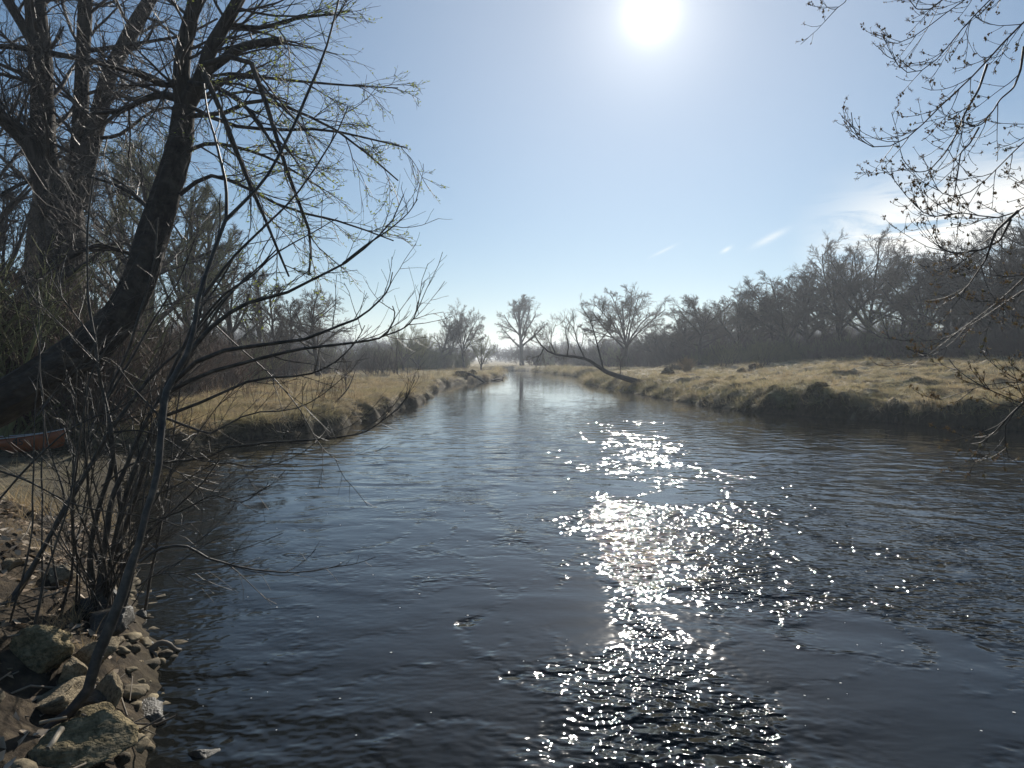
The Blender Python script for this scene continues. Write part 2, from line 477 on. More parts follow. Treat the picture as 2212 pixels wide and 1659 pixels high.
def ground_h(x, y, fine=True):
    x = np.asarray(x, float); y = np.asarray(y, float)
    d0 = river_d(x, y)
    near, cam_b, mud, right = zones(x, y)
    clear = np.clip(1 - near - cam_b - mud, 0, 1)
    wob = 0.42 * vnoise(x * 0.55, y * 0.55, 3) + 0.22 * vnoise(x * 1.6, y * 1.6, 5) + 0.08 * vnoise(x * 4.1, y * 4.1, 6)
    d = d0 + wob * (0.25 + 0.75 * clear) * (1 - mud * 0.7)
    hb = 0.62 + 0.10 * vnoise(x * 0.23, y * 0.23, 8) + 0.13 * right
    w = 0.40 + 0.22 * vnoise(x * 0.35, y * 0.35, 11) + 1.7 * right * sstep(29, 38, y)
    prof_meadow = hb * np.power(np.clip(d / w, 0, 1), 0.62)
    rise_r = right * (1.35 * sstep(0, 26, d0) + 0.25 * sstep(26, 70, d0)) * sstep(120, 60, y)
    rise_l = (1 - right) * 0.40 * sstep(2, 40, d0)
    prof_near = 0.16 * sstep(0, 0.22, d) + 0.55 * sstep(0.0, 1.5, d) + 0.35 * sstep(1, 6, d)
    prof_cam = 0.8 * sstep(0, 1.0, d)
    step = 0.14 * sstep(-0.08, 0.10, d0 - 3.6 + 0.8 * vnoise(x * 0.7, y * 0.7, 21) - 0.25 * (x + 9))
    prof_mud = 0.05 * sstep(0, 0.6, d) + 0.16 * sstep(0.3, 4.5, d) + step + 0.40 * sstep(6, 14, d0)
    tot = np.maximum(near + cam_b + mud, 1.0)
    z = (prof_meadow + rise_r + rise_l) * clear + (prof_near * near + prof_cam * cam_b + prof_mud * mud) / tot
    land = sstep(0.05, 0.5, d)
    if fine:
        far = sstep(160, 60, np.hypot(x, y))
        hum = fbm(x * 0.55, y * 0.75, 31, 4) * 0.09 + 0.15 * np.maximum(vnoise(x * 1.15 + 0.6 * vnoise(x * .4, y * .4, 1), y * 1.5, 33), 0) ** 1.5
        rid = 1 - np.abs(vnoise((x - 0.5 * y) * 0.75, (x + y) * 0.28, 35))
        rid2 = 1 - np.abs(vnoise((x - 0.35 * y) * 1.5, (x + y) * 0.55, 37))
        hum = hum + right * (0.15 * rid ** 3 + 0.13 * rid2 ** 3)
        z = z + hum * land * clear * far * (0.6 + 0.6 * right)
        z = z + land * (near + cam_b) / tot * (0.10 * fbm(x * 2.2, y * 2.2, 41, 4))
        z = z + land * mud * 0.022 * fbm(x * 2.5, y * 2.5, 43, 4)
    bed = -0.95 * sstep(0.0, 2.2, -d) - 0.06
    return np.where(d > 0, z, bed)

def axis(fine0, fine1, step, grow, lo, hi):
    a = list(np.arange(fine0, fine1, step))
    s, v = step, a[-1]
    while v < hi:
        s = min(s * grow, 120); v += s; a.append(v)
    s, v, b = step, a[0], []
    while v > lo:
        s = min(s * grow, 120); v -= s; b.append(v)
    return np.array(b[::-1] + a)

gx = axis(-14, 21, 0.16, 1.05, -1100, 1100)
gy = axis(2, 44, 0.16, 1.022, -300, 1500)
GX, GY = np.meshgrid(gx, gy)
GZ = ground_h(GX, GY)
nearm, cambm, mudm, rightm = zones(GX, GY)
GD = river_d(GX, GY)

# ground material: matted straw, green flush, bare mud, leaf soil
m, n, l = new_mat('meadow_ground')
out = n.new('ShaderNodeOutputMaterial'); b = n.new('ShaderNodeBsdfPrincipled')
b.inputs['Roughness'].default_value = 0.95; b.inputs['Specular IOR Level'].default_value = 0.15
geo = n.new('ShaderNodeNewGeometry')
def nz_(scale, detail=5, stretch=None, rough=0.6):
    t = n.new('ShaderNodeTexNoise'); t.inputs['Scale'].default_value = scale; t.inputs['Detail'].default_value = detail; t.inputs['Roughness'].default_value = rough
    if stretch:
        mp = n.new('ShaderNodeMapping'); mp.inputs['Scale'].default_value = stretch
        l.new(geo.outputs['Position'], mp.inputs['Vector']); l.new(mp.outputs[0], t.inputs['Vector'])
    else:
        l.new(geo.outputs['Position'], t.inputs['Vector'])
    return t.outputs['Fac']
def ramp_(fac, cols, pos):
    r = n.new('ShaderNodeValToRGB'); e = r.color_ramp.elements
    while len(e) < len(cols): e.new(0.5)
    for i in range(len(cols)):
        e[i].position = pos[i]; e[i].color = (*cols[i], 1)
    l.new(fac, r.inputs['Fac']); return r.outputs['Color']
def mix_(f, a, c):
    mx = n.new('ShaderNodeMix'); mx.data_type = 'RGBA'
    l.new(f, mx.inputs[0]); l.new(a, mx.inputs[6]); l.new(c, mx.inputs[7]); return mx.outputs[2]
def attr_(nm):
    a = n.new('ShaderNodeAttribute'); a.attribute_name = nm; return a.outputs['Fac']
straw = ramp_(nz_(3.5, 8, (1, 0.6, 1), 0.7), [(0.12, 0.097, 0.058), (0.27, 0.22, 0.135), (0.42, 0.35, 0.225)], [0.33, 0.5, 0.68])
green = ramp_(nz_(6, 6), [(0.075, 0.085, 0.03), (0.17, 0.165, 0.06)], [0.35, 0.65])
gm = n.new('ShaderNodeMapRange'); gm.inputs['From Min'].default_value = 0.5; gm.inputs['From Max'].default_value = 0.68
l.new(nz_(0.35, 4), gm.inputs['Value'])
c1 = mix_(gm.outputs[0], straw, green)
mudc = ramp_(nz_(4, 7), [(0.06, 0.050, 0.034), (0.125, 0.108, 0.072), (0.16, 0.145, 0.09)], [0.3, 0.5, 0.72])
c2 = mix_(attr_('mud'), c1, mudc)
soil = ramp_(nz_(9, 7), [(0.022, 0.017, 0.012), (0.06, 0.046, 0.032), (0.13, 0.10, 0.065)], [0.35, 0.52, 0.72])
c3 = mix_(attr_('soil'), c2, soil)
c4 = mix_(attr_('bank'), c3, ramp_(nz_(7, 6), [(0.03, 0.024, 0.016), (0.085, 0.068, 0.042)], [0.35, 0.65]))
l.new(c4, b.inputs['Base Color'])
bp = n.new('ShaderNodeBump'); bp.inputs['Strength'].default_value = 0.9; bp.inputs['Distance'].default_value = 0.06
l.new(nz_(7, 8, None, 0.7), bp.inputs['Height']); l.new(bp.outputs[0], b.inputs['Normal'])
l.new(b.outputs[0], out.inputs['Surface'])
M_ground = m

gyd, gxd = np.gradient(GZ, gy, gx)
slope = np.hypot(gxd, gyd)
bankmask = sstep(0.75, 1.5, slope) * sstep(1.6, 0.9, GZ) * (1 - np.clip(nearm + cambm, 0, 1))
bankmask = np.maximum(bankmask, sstep(0.10, 0.02, GZ))
ground = link('ground', mesh_np('ground', np.stack([GX, GY, GZ], -1).reshape(-1, 3), grid_faces(len(gx), len(gy)), M_ground,
              attrs={'mud': np.clip(mudm * sstep(11.5, 8, GD), 0, 1), 'soil': np.clip(nearm + cambm, 0, 1), 'bank': bankmask}))
tag(ground, 'meadow ground with dry matted grass on both river banks', None, None, 'structure')

# water surface: swell and current lines as real relief, fine ripples in the material
wx = axis(-9, 13, 0.07, 1.045, -130, 70)
wy = axis(1.0, 17, 0.07, 1.02, -8, 185)
WX, WY = np.meshgrid(wx, wy)
def gauss(cx, cy, rx, ry, rot=0.0):
    c, s = math.cos(rot), math.sin(rot)
    u = ((WX - cx) * c + (WY - cy) * s) / rx; v = (-(WX - cx) * s + (WY - cy) * c) / ry
    return np.exp(-(u * u + v * v))
w1 = fbm(WX * 0.42, WY * 0.30, 51, 3); w2 = fbm(WX * 0.40 + 9, WY * 0.32, 54, 3)
lines = (1 - np.abs(vnoise(WX * 0.85 + 1.3 * w1, WY * 0.50 + 1.3 * w2, 57))) ** 5          # curving current lines
lines2 = (1 - np.abs(vnoise(WX * 1.9 + 1.6 * w2, WY * 0.9 + 1.4 * w1, 59))) ** 5
calm_l = 0.21 + 0.14 * w1
turb = np.clip(0.75 * gauss(4.2, 9.0, 3.0, 4.5) + 1.0 * gauss(3.2, 19, 5.0, 7.5) + 0.6 * gauss(8, 12, 5, 6) + 0.35, 0, 1.2)
clus = 1.6 * gauss(1.2, 4.6, 0.78, 0.9) + 0.85 * gauss(1.75, 7.9, 0.75, 1.1) + 0.3 * gauss(2.3, 10.6, 1.0, 1.0) + 1.5 * gauss(2.7, 18.5, 2.2, 3.4) + 0.9 * gauss(4.6, 15.5, 2.4, 2.0) + 0.7 * gauss(3.6, 26, 2.2, 5)
patch = sstep(-0.30, 0.30, fbm(WX * 1.3 + 0.9 * w2, WY * 0.7 + 0.9 * w1, 62, 4))
clus = clus * (0.25 + 0.9 * patch)
rip = calm_l + turb * (1.0 * lines + 0.7 * lines2) + clus
rip = rip - 0.7 * gauss(1.9, 12.6, 1.5, 1.1) - 0.5 * gauss(0.35, 7.0, 0.75, 1.25, 0.2) - 0.4 * gauss(3.0, 5.5, 1.2, 1.0) - 0.15 * gauss(0, 55, 9, 25)
rip = np.clip(rip, 0.07, 2.0)
finem = np.clip(0.10 + 0.22 * sstep(17, 6, WY) + 0.35 * np.clip(clus + turb * lines, 0, 1) * sstep(17, 7, WY), 0, 0.8)
far_calm = sstep(60, 25, WY)
rip = rip * (0.30 + 0.70 * far_calm)
wu = WX + 0.7 * fbm(WX * 0.5, WY * 0.4, 61, 3); wv = WY + 0.7 * fbm(WX * 0.45, WY * 0.5, 64, 3)
H = np.zeros_like(WX)
r_ = np.random.default_rng(3)
for i in range(26):
    lam = 0.26 * (1.17 ** (i % 13)); th = r_.normal(0.35 if i % 2 else -0.1, 0.45)
    kx, ky = math.sin(th) * 2 * math.pi / lam, math.cos(th) * 2 * math.pi / lam
    H += lam * 0.0030 * np.sin(kx * wu + ky * wv + r_.random() * 6.3) * (0.5 + 0.7 * vnoise(WX * 0.6 + i * 7, WY * 0.4, 70 + i))
cellx = np.gradient(wx); celly = np.gradient(wy)
fade = sstep(0.22, 0.09, np.maximum(cellx[None, :], celly[:, None]))
H = H * fade * (0.35 + 0.8 * np.clip(rip, 0, 1.2))
def edge_line(pts, amp, wid):
    q = resample([PZ(a, c, 0)[:2] for a, c in pts], 60)
    best = np.full(WX.shape, 1e9)
    sel = (WX > q[:, 0].min() - 1) & (WX < q[:, 0].max() + 1) & (WY > q[:, 1].min() - 1) & (WY < q[:, 1].max() + 1)
    xx, yy = WX[sel], WY[sel]
    bb = np.full(xx.shape, 1e9)
    for a in q:
        bb = np.minimum(bb, (xx - a[0]) ** 2 + (yy - a[1]) ** 2)
    best[sel] = bb
    g = np.exp(-best / (wid * wid))
    return g, amp * g
ridge = 0
for pts, amp, wid in (([(1270, 1190), (1170, 1245), (1090, 1300), (1010, 1345), (1005, 1380), (1060, 1430), (1120, 1465), (1250, 1440), (1330, 1410)], 0.010, 0.07),
                      ([(1560, 1090), (1700, 1130), (1830, 1190), (1960, 1260), (2080, 1330), (2200, 1390)], 0.016, 0.20),
                      ([(1600, 1060), (1800, 1100), (2000, 1150), (2212, 1180)], 0.014, 0.16),
                      ([(1330, 1215), (1420, 1260), (1500, 1290), (1560, 1320)], 0.008, 0.08),
                      ([(1640, 1200), (1690, 1260), (1730, 1310), (1720, 1400)], 0.006, 0.06),
                      ([(1900, 1180), (2010, 1230), (2212, 1270)], 0.012, 0.14)):
    g, hgt = edge_line(pts, amp, wid)
    brk = sstep(-0.15, 0.35, fbm(WX * 1.7, WY * 1.7, 88, 3)); H = H + hgt * 0.22 * brk; rip = np.maximum(rip, 1.8 * g * (0.25 + 0.75 * brk))
m, n, l = new_mat('river_water')
out = n.new('ShaderNodeOutputMaterial'); b = n.new('ShaderNodeBsdfPrincipled')
b.inputs['Base Color'].default_value = (0.010, 0.0105, 0.009, 1)
b.inputs['Roughness'].default_value = 0.06
b.inputs['IOR'].default_value = 1.333
b.inputs['Specular IOR Level'].default_value = 0.5
geo = n.new('ShaderNodeNewGeometry')
n0 = nz_(2.3, 1.0, (0.75, 1.2, 1), 0.5)
n1 = nz_(7.5, 0.6, (0.9, 1.1, 1), 0.45)
n2 = nz_(17.0, 0.0, (0.9, 1.1, 1), 0.45)
nearf = attr_('fine')
ma = n.new('ShaderNodeMath'); ma.operation = 'MULTIPLY_ADD'; ma.inputs[1].default_value = 0.36
l.new(n2, ma.inputs[0]); l.new(n1, ma.inputs[2])
mf = n.new('ShaderNodeMath'); mf.operation = 'MULTIPLY'
l.new(ma.outputs[0], mf.inputs[0]); l.new(nearf, mf.inputs[1])
ma = n.new('ShaderNodeMath'); ma.operation = 'MULTIPLY_ADD'; ma.inputs[1].default_value = 0.62
l.new(n0, ma.inputs[0]); l.new(mf.outputs[0], ma.inputs[2])
mz = n.new('ShaderNodeMath'); mz.operation = 'SUBTRACT'
l.new(ma.outputs[0], mz.inputs[0])
mo = n.new('ShaderNodeMath'); mo.operation = 'MULTIPLY_ADD'; mo.inputs[1].default_value = 0.68; mo.inputs[2].default_value = 0.31
l.new(nearf, mo.inputs[0]); l.new(mo.outputs[0], mz.inputs[1])
mm = n.new('ShaderNodeMath'); mm.operation = 'MULTIPLY'
l.new(mz.outputs[0], mm.inputs[0]); l.new(attr_('ripple'), mm.inputs[1])
bp = n.new('ShaderNodeBump'); bp.inputs['Strength'].default_value = 1.0; bp.inputs['Distance'].default_value = 0.085
l.new(mm.outputs[0], bp.inputs['Height']); l.new(bp.outputs[0], b.inputs['Normal'])
l.new(b.outputs[0], out.inputs['Surface'])
M_water = m
river = link('river', mesh_np('river', np.stack([WX, WY, H], -1).reshape(-1, 3), grid_faces(len(wx), len(wy)), M_water, attrs={'ripple': rip, 'fine': finem}))
tag(river, 'dark rippling river water glittering in the sun', None, None, 'structure')

def gh(x, y):
    return float(ground_h(np.array([x]), np.array([y]))[0])

def hit(fx, fy):
    """where the sight line through (fx, fy) meets the ground"""
    r = np.array([fx - CX, CY - fy, FPX]); c, s = math.cos(PITCH), math.sin(PITCH)
    d = np.array([r[0], r[2] * c - r[1] * s, r[2] * s + r[1] * c]); d /= d[1]
    Y = np.concatenate([np.arange(2, 40, 0.05), np.arange(40, 400, 0.4)])
    Q = np.array([0, 0, CAM_Z]) + d[None, :] * Y[:, None]
    g = np.maximum(ground_h(Q[:, 0], Q[:, 1]), 0.0)
    i = int(np.argmax(Q[:, 2] <= g))
    return np.array([Q[i, 0], Q[i, 1], g[i]])

# ------------------------------------------------------------------ scattered ground cover (uncountable stuff)
def scatter(name, pts, rot, scl, idx, protos, label):
    """one object whose node tree sets a tuft on every point"""
    pc = bpy.data.collections.new(name + '_kinds')
    for i, me in enumerate(protos):
        pc.objects.link(bpy.data.objects.new('%s_kind_%02d' % (name, i), me))
    me = bpy.data.meshes.new(name)
    me.vertices.add(len(pts)); me.vertices.foreach_set('co', np.asarray(pts, np.float32).ravel())
    a = me.attributes.new('turn', 'FLOAT_VECTOR', 'POINT'); a.data.foreach_set('vector', np.asarray(rot, np.float32).ravel())
    a = me.attributes.new('size', 'FLOAT_VECTOR', 'POINT'); a.data.foreach_set('vector', np.asarray(scl, np.float32).ravel())
    a = me.attributes.new('pick', 'INT', 'POINT'); a.data.foreach_set('value', np.asarray(idx, np.int32))
    o = link(name, me)
    tag(o, label, None, None, 'stuff')
    ng = bpy.data.node_groups.new(name + '_nodes', 'GeometryNodeTree')
    ng.interface.new_socket('Geometry', in_out='INPUT', socket_type='NodeSocketGeometry')
    ng.interface.new_socket('Geometry', in_out='OUTPUT', socket_type='NodeSocketGeometry')
    N, L = ng.nodes, ng.links
    gi, go = N.new('NodeGroupInput'), N.new('NodeGroupOutput')
    ip = N.new('GeometryNodeInstanceOnPoints')
    ci = N.new('GeometryNodeCollectionInfo'); ci.inputs['Collection'].default_value = pc
    ci.inputs['Separate Children'].default_value = True; ci.inputs['Reset Children'].default_value = True
    def na(nm, t):
        x = N.new('GeometryNodeInputNamedAttribute'); x.data_type = t; x.inputs['Name'].default_value = nm; return x.outputs['Attribute']
    er = N.new('FunctionNodeEulerToRotation')
    L.new(na('turn', 'FLOAT_VECTOR'), er.inputs[0])
    L.new(gi.outputs[0], ip.inputs['Points']); L.new(ci.outputs[0], ip.inputs['Instance'])
    ip.inputs['Pick Instance'].default_value = True
    L.new(na('pick', 'INT'), ip.inputs['Instance Index'])
    L.new(er.outputs[0], ip.inputs['Rotation']); L.new(na('size', 'FLOAT_VECTOR'), ip.inputs['Scale'])
    L.new(ip.outputs[0], go.inputs[0])
    md = o.modifiers.new('scatter', 'NODES'); md.node_group = ng
    return o

def tuft(seed, n, length, lean, spread, width, mat, droop=0.9, k=4):
    """a clump of bent blades, leaning to +x by lean"""
    r = np.random.default_rng(seed)
    p = np.empty((n, k, 3)); p[:, 0] = np.c_[r.normal(0, spread, n), r.normal(0, spread, n), np.full(n, -0.03)]
    az = r.random(n) * 6.283
    d = np.c_[np.cos(az) * 0.6 + lean, np.sin(az) * 0.6, 0.5 + r.random(n) * 0.7]
    d /= np.linalg.norm(d, axis=1, keepdims=True)
    Ls = length * (0.6 + 0.7 * r.random(n))
    for j in range(1, k):
        d[:, 2] -= droop * 0.55 * r.random(n); d += r.normal(0, 0.10, (n, 3)); d /= np.linalg.norm(d, axis=1, keepdims=True)
        p[:, j] = p[:, j - 1] + d * (Ls / (k - 1))[:, None]
    p[:, :, 2] = np.maximum(p[:, :, 2], -0.25)
    side = np.cross(p[:, -1] - p[:, 0], np.array([0, 0, 1.0])) + r.normal(0, 0.02, (n, 3)); side /= np.linalg.norm(side, axis=1, keepdims=True) + 1e-9
    w = width * (0.6 + 0.8 * r.random(n))
    taper = np.linspace(1, 0.25, k)
    V = np.stack([p - side[:, None] * w[:, None, None] * taper[None, :, None], p + side[:, None] * w[:, None, None] * taper[None, :, None]], 2)
    base = (np.arange(n) * k * 2)[:, None]; j = (np.arange(k - 1) * 2)[None, :]
    F = np.stack([base + j, base + j + 1, base + j + 3, base + j + 2], -1).reshape(-1, 4)
    return mesh_np('tuft', V.reshape(-1, 3), F, mat)

def land_points(n, x0, x1, y0, y1, r, ypow=1.0):
    x = x0 + (x1 - x0) * r.random(n); y = y0 + (y1 - y0) * r.random(n) ** ypow
    return x, y

rg = np.random.default_rng(21)
def in_view(x, y, mar=0.06):
    return (np.abs(x / np.maximum(y, 0.1)) < 0.722 + mar) & (y > 2)
dry = [tuft(i, 46, 0.30, 0.75, 0.12, 0.0055, M_grass) for i in range(5)]
grn = [tuft(20 + i, 46, 0.20, 0.35, 0.12, 0.0055, M_grass_green, droop=0.6) for i in range(3)]
PT, RT, ST, IT = [], [], [], []
for n_, y0, y1, sc in ((22000, 14, 34, 1.0), (14000, 34, 60, 1.35), (9000, 60, 120, 2.1), (4000, 100, 170, 3.0)):
    y = y0 + (y1 - y0) * rg.random(n_); x = (rg.random(n_) * 2 - 1) * 0.78 * y
    d = river_d(x, y); near_, cam_, mud_, rt_ = zones(x, y)
    bare = np.clip(mud_ * sstep(10.5, 7, d), 0, 1)
    clump = vnoise(x * 0.6, y * 0.6, 77)
    ok = (d > 0.22) & (near_ + cam_ < 0.3) & (rg.random(n_) > bare * 0.97) & (d < 60)
    x, y, d, rt_, clump = x[ok], y[ok], d[ok], rt_[ok], clump[ok]
    z = ground_h(x, y)
    k = len(x)
    PT.append(np.c_[x, y, z])
    base_dir = np.where(rt_ > 0.5, 3.6, -0.4) + 0.8 * vnoise(x * 0.2, y * 0.2, 5) + rg.normal(0, 0.5, k)
    RT.append(np.c_[rg.normal(0, 0.15, k), rg.normal(0, 0.15, k), base_dir])
    s_ = sc * (0.75 + 0.45 * rg.random(k)) * (1 + 0.35 * clump)
    ST.append(np.c_[s_, s_, s_ * (0.30 + 0.35 * rg.random(k)) * np.minimum(1, 1.5 / sc)])
    gp = sstep(3.2, 0.4, d) * 0.75 * (rt_ * sstep(26, 34, y) + 0.15) + 0.16 * (vnoise(x * 0.3, y * 0.3, 91) > 0.15)
    IT.append(np.where(rg.random(k) < gp, 5 + rg.integers(0, 3, k), rg.integers(0, 5, k)))
# overhanging fringe along the cut banks
ex, ey = [], []
for poly in (SHORE_NEAR[17:], SHORE_FAR[2:]):
    q = np.array(poly)
    for a, c in zip(q[:-1], q[1:]):
        Ls = np.linalg.norm(c - a); m_ = int(Ls * (26 if a[0] > 4 and min(a[1], c[1]) > 28 else 16 if min(a[1], c[1]) < 50 else 7))
        t = rg.random(m_)
        ex.append(a[0] + (c[0] - a[0]) * t); ey.append(a[1] + (c[1] - a[1]) * t)
ex = np.concatenate(ex); ey = np.concatenate(ey)
ok = in_view(ex, ey) & (ey < 150); ex, ey = ex[ok], ey[ok]
spread_ = np.where((ex > 4) & (ey > 30), 0.9, 0.35); ex += rg.normal(0, 1, len(ex)) * spread_; ey += rg.normal(0, 1, len(ey)) * spread_
d = river_d(ex, ey); z = ground_h(ex, ey); ok = (z > 0.45) | ((ex > 4) & (ey > 30) & (z > 0.12))
ex, ey, z = ex[ok], ey[ok], z[ok]
e_ = 0.3
gxn = (river_d(ex + e_, ey) - river_d(ex - e_, ey)); gyn = (river_d(ex, ey + e_) - river_d(ex, ey - e_))
az = np.arctan2(-gyn, -gxn)
k = len(ex)
PT.append(np.c_[ex, ey, z]); RT.append(np.c_[rg.normal(0, 0.1, k), 0.35 + rg.normal(0, 0.15, k), az + rg.normal(0, 0.35, k)])
s_ = (1.0 + 0.5 * rg.random(k)) * (1 + np.clip(ey - 40, 0, 100) / 60)
ST.append(np.c_[s_, s_, s_]); IT.append(np.where((ex > 3) & (rg.random(k) < 0.45), 5 + rg.integers(0, 3, k), rg.integers(0, 5, k)))
scatter('meadow_grass', np.concatenate(PT), np.concatenate(RT), np.concatenate(ST), np.concatenate(IT), dry + grn, 'dry tan matted grass covering the meadows and hanging over the cut banks')

# loose tussocks and dead weed stalks standing above the mat
tus = [tuft(60 + i, 80, 0.5, 0.3, 0.13, 0.006, M_grass, droop=0.75, k=5) for i in range(4)]
n_ = 900
y = 17 + 70 * rg.random(n_) ** 1.4; x = (rg.random(n_) * 2 - 1) * 0.76 * y
d = river_d(x, y); nr_, cm_, md_, rt_ = zones(x, y)
ok = (d > 0.4) & (nr_ + cm_ + md_ < 0.2) & (vnoise(x * 0.35, y * 0.35, 123) > -0.1); x, y, rt_ = x[ok], y[ok], rt_[ok]
k = len(x); s_ = (0.5 + 0.9 * rg.random(k) ** 2) * (1 + y / 90)
scatter('tussocks', np.c_[x, y, ground_h(x, y)], np.c_[np.zeros(k), np.zeros(k), np.where(rt_ > 0.5, 3.6, -0.4) + rg.normal(0, 0.7, k)], np.c_[s_, s_, s_ * 0.7], rg.integers(0, 4, k), tus, 'shaggy dry grass tussocks dotted over both meadows')
def weed(seed):
    r = np.random.default_rng(seed); n = 7
    p = np.zeros((n, 4, 3)); p[:, 0] = np.c_[r.normal(0, 0.12, n), r.normal(0, 0.12, n), np.zeros(n)]
    d_ = np.c_[r.normal(0, 0.22, n), r.normal(0, 0.22, n), np.ones(n)]
    for j in range(1, 4):
        d_ = d_ + r.normal(0, 0.08, (n, 3)); p[:, j] = p[:, j - 1] + d_ / np.linalg.norm(d_, axis=1, keepdims=True) * (0.2 + 0.15 * r.random(n))[:, None]
    R_ = np.full((n, 4), 0.004)
    c = spawn(p, R_, 5, r, t0=0.45, ang=(0.6, 0.2), abslen=0.14, k=3, up=0.1, wig=0.1, rmin=0.003)
    return mesh_np('weed', *join([tubes(p, R_, 3), tubes(*c, 3)]), M_weed)
M_weed = noise_mat('dead_weed', [(0.13, 0.075, 0.045), (0.22, 0.14, 0.085)], scale=3, bump=0, rough=0.8, randcol=0.2)
wd_ = [weed(800 + i) for i in range(4)]
n_ = 700
y = 18 + 60 * rg.random(n_) ** 1.3; x = -0.72 * y * rg.random(n_) - 3
d = river_d(x, y); ok = (d > 0.5) & (zones(x, y)[2] < 0.3) & (zones(x, y)[3] < 0.5) & (vnoise(x * 0.25, y * 0.25, 133) > -0.05); x, y = x[ok], y[ok]
k = len(x); s_ = 0.6 + 0.7 * rg.random(k)
scatter('weed_stalks', np.c_[x, y, ground_h(x, y)], np.c_[np.zeros(k), np.zeros(k), rg.random(k) * 6.28], np.c_[s_, s_, s_], rg.integers(0, 4, k), wd_, 'thin brown dead weed stalks on the left meadow')

# tall straw near the viewer's left and at the foot of the brush
tall = [tuft(40 + i, 40, 0.75, 0.25, 0.10, 0.005, M_straw, droop=0.55, k=6) for i in range(4)]
pts, rot, scl = [], [], []
def straw_patch(cx, cy, rx, ry, n_, s0):
    x = cx + rg.normal(0, rx, n_); y = cy + rg.normal(0, ry, n_)
    d = river_d(x, y); ok = d > 0.25; x, y = x[ok], y[ok]
    z = ground_h(x, y); k = len(x)
    pts.append(np.c_[x, y, z]); rot.append(np.c_[rg.normal(0, .1, k), rg.normal(0, .1, k), rg.random(k) * 6.28])
    s_ = s0 * (0.6 + 0.6 * rg.random(k)); scl.append(np.c_[s_, s_, s_])
straw_patch(-6.5, 8.6, 0.45, 0.5, 26, 0.75)
straw_patch(-7.2, 7.6, 0.5, 0.6, 22, 0.8)
straw_patch(-5.9, 7.5, 0.3, 0.4, 8, 0.5)
straw_patch(-4.7, 6.2, 0.7, 0.6, 22, 0.33)
straw_patch(-3.5, 4.9, 0.5, 0.5, 14, 0.28)
straw_patch(-11.6, 19.8, 1.0, 0.7, 55, 1.1)
straw_patch(-15.5, 23.5, 2.5, 1.2, 36, 0.9)
straw_patch(-11, 33, 3.0, 3.5, 60, 0.8)
straw_patch(-9, 42, 2.0, 5, 45, 0.8)
straw_patch(-17, 38, 5, 4, 60, 0.9)
scatter('tall_straw', np.concatenate(pts), np.concatenate(rot), np.concatenate(scl), rg.integers(0, 4, sum(map(len, pts))), tall, 'tall blond dry grass standing on the near bank and before the brush')

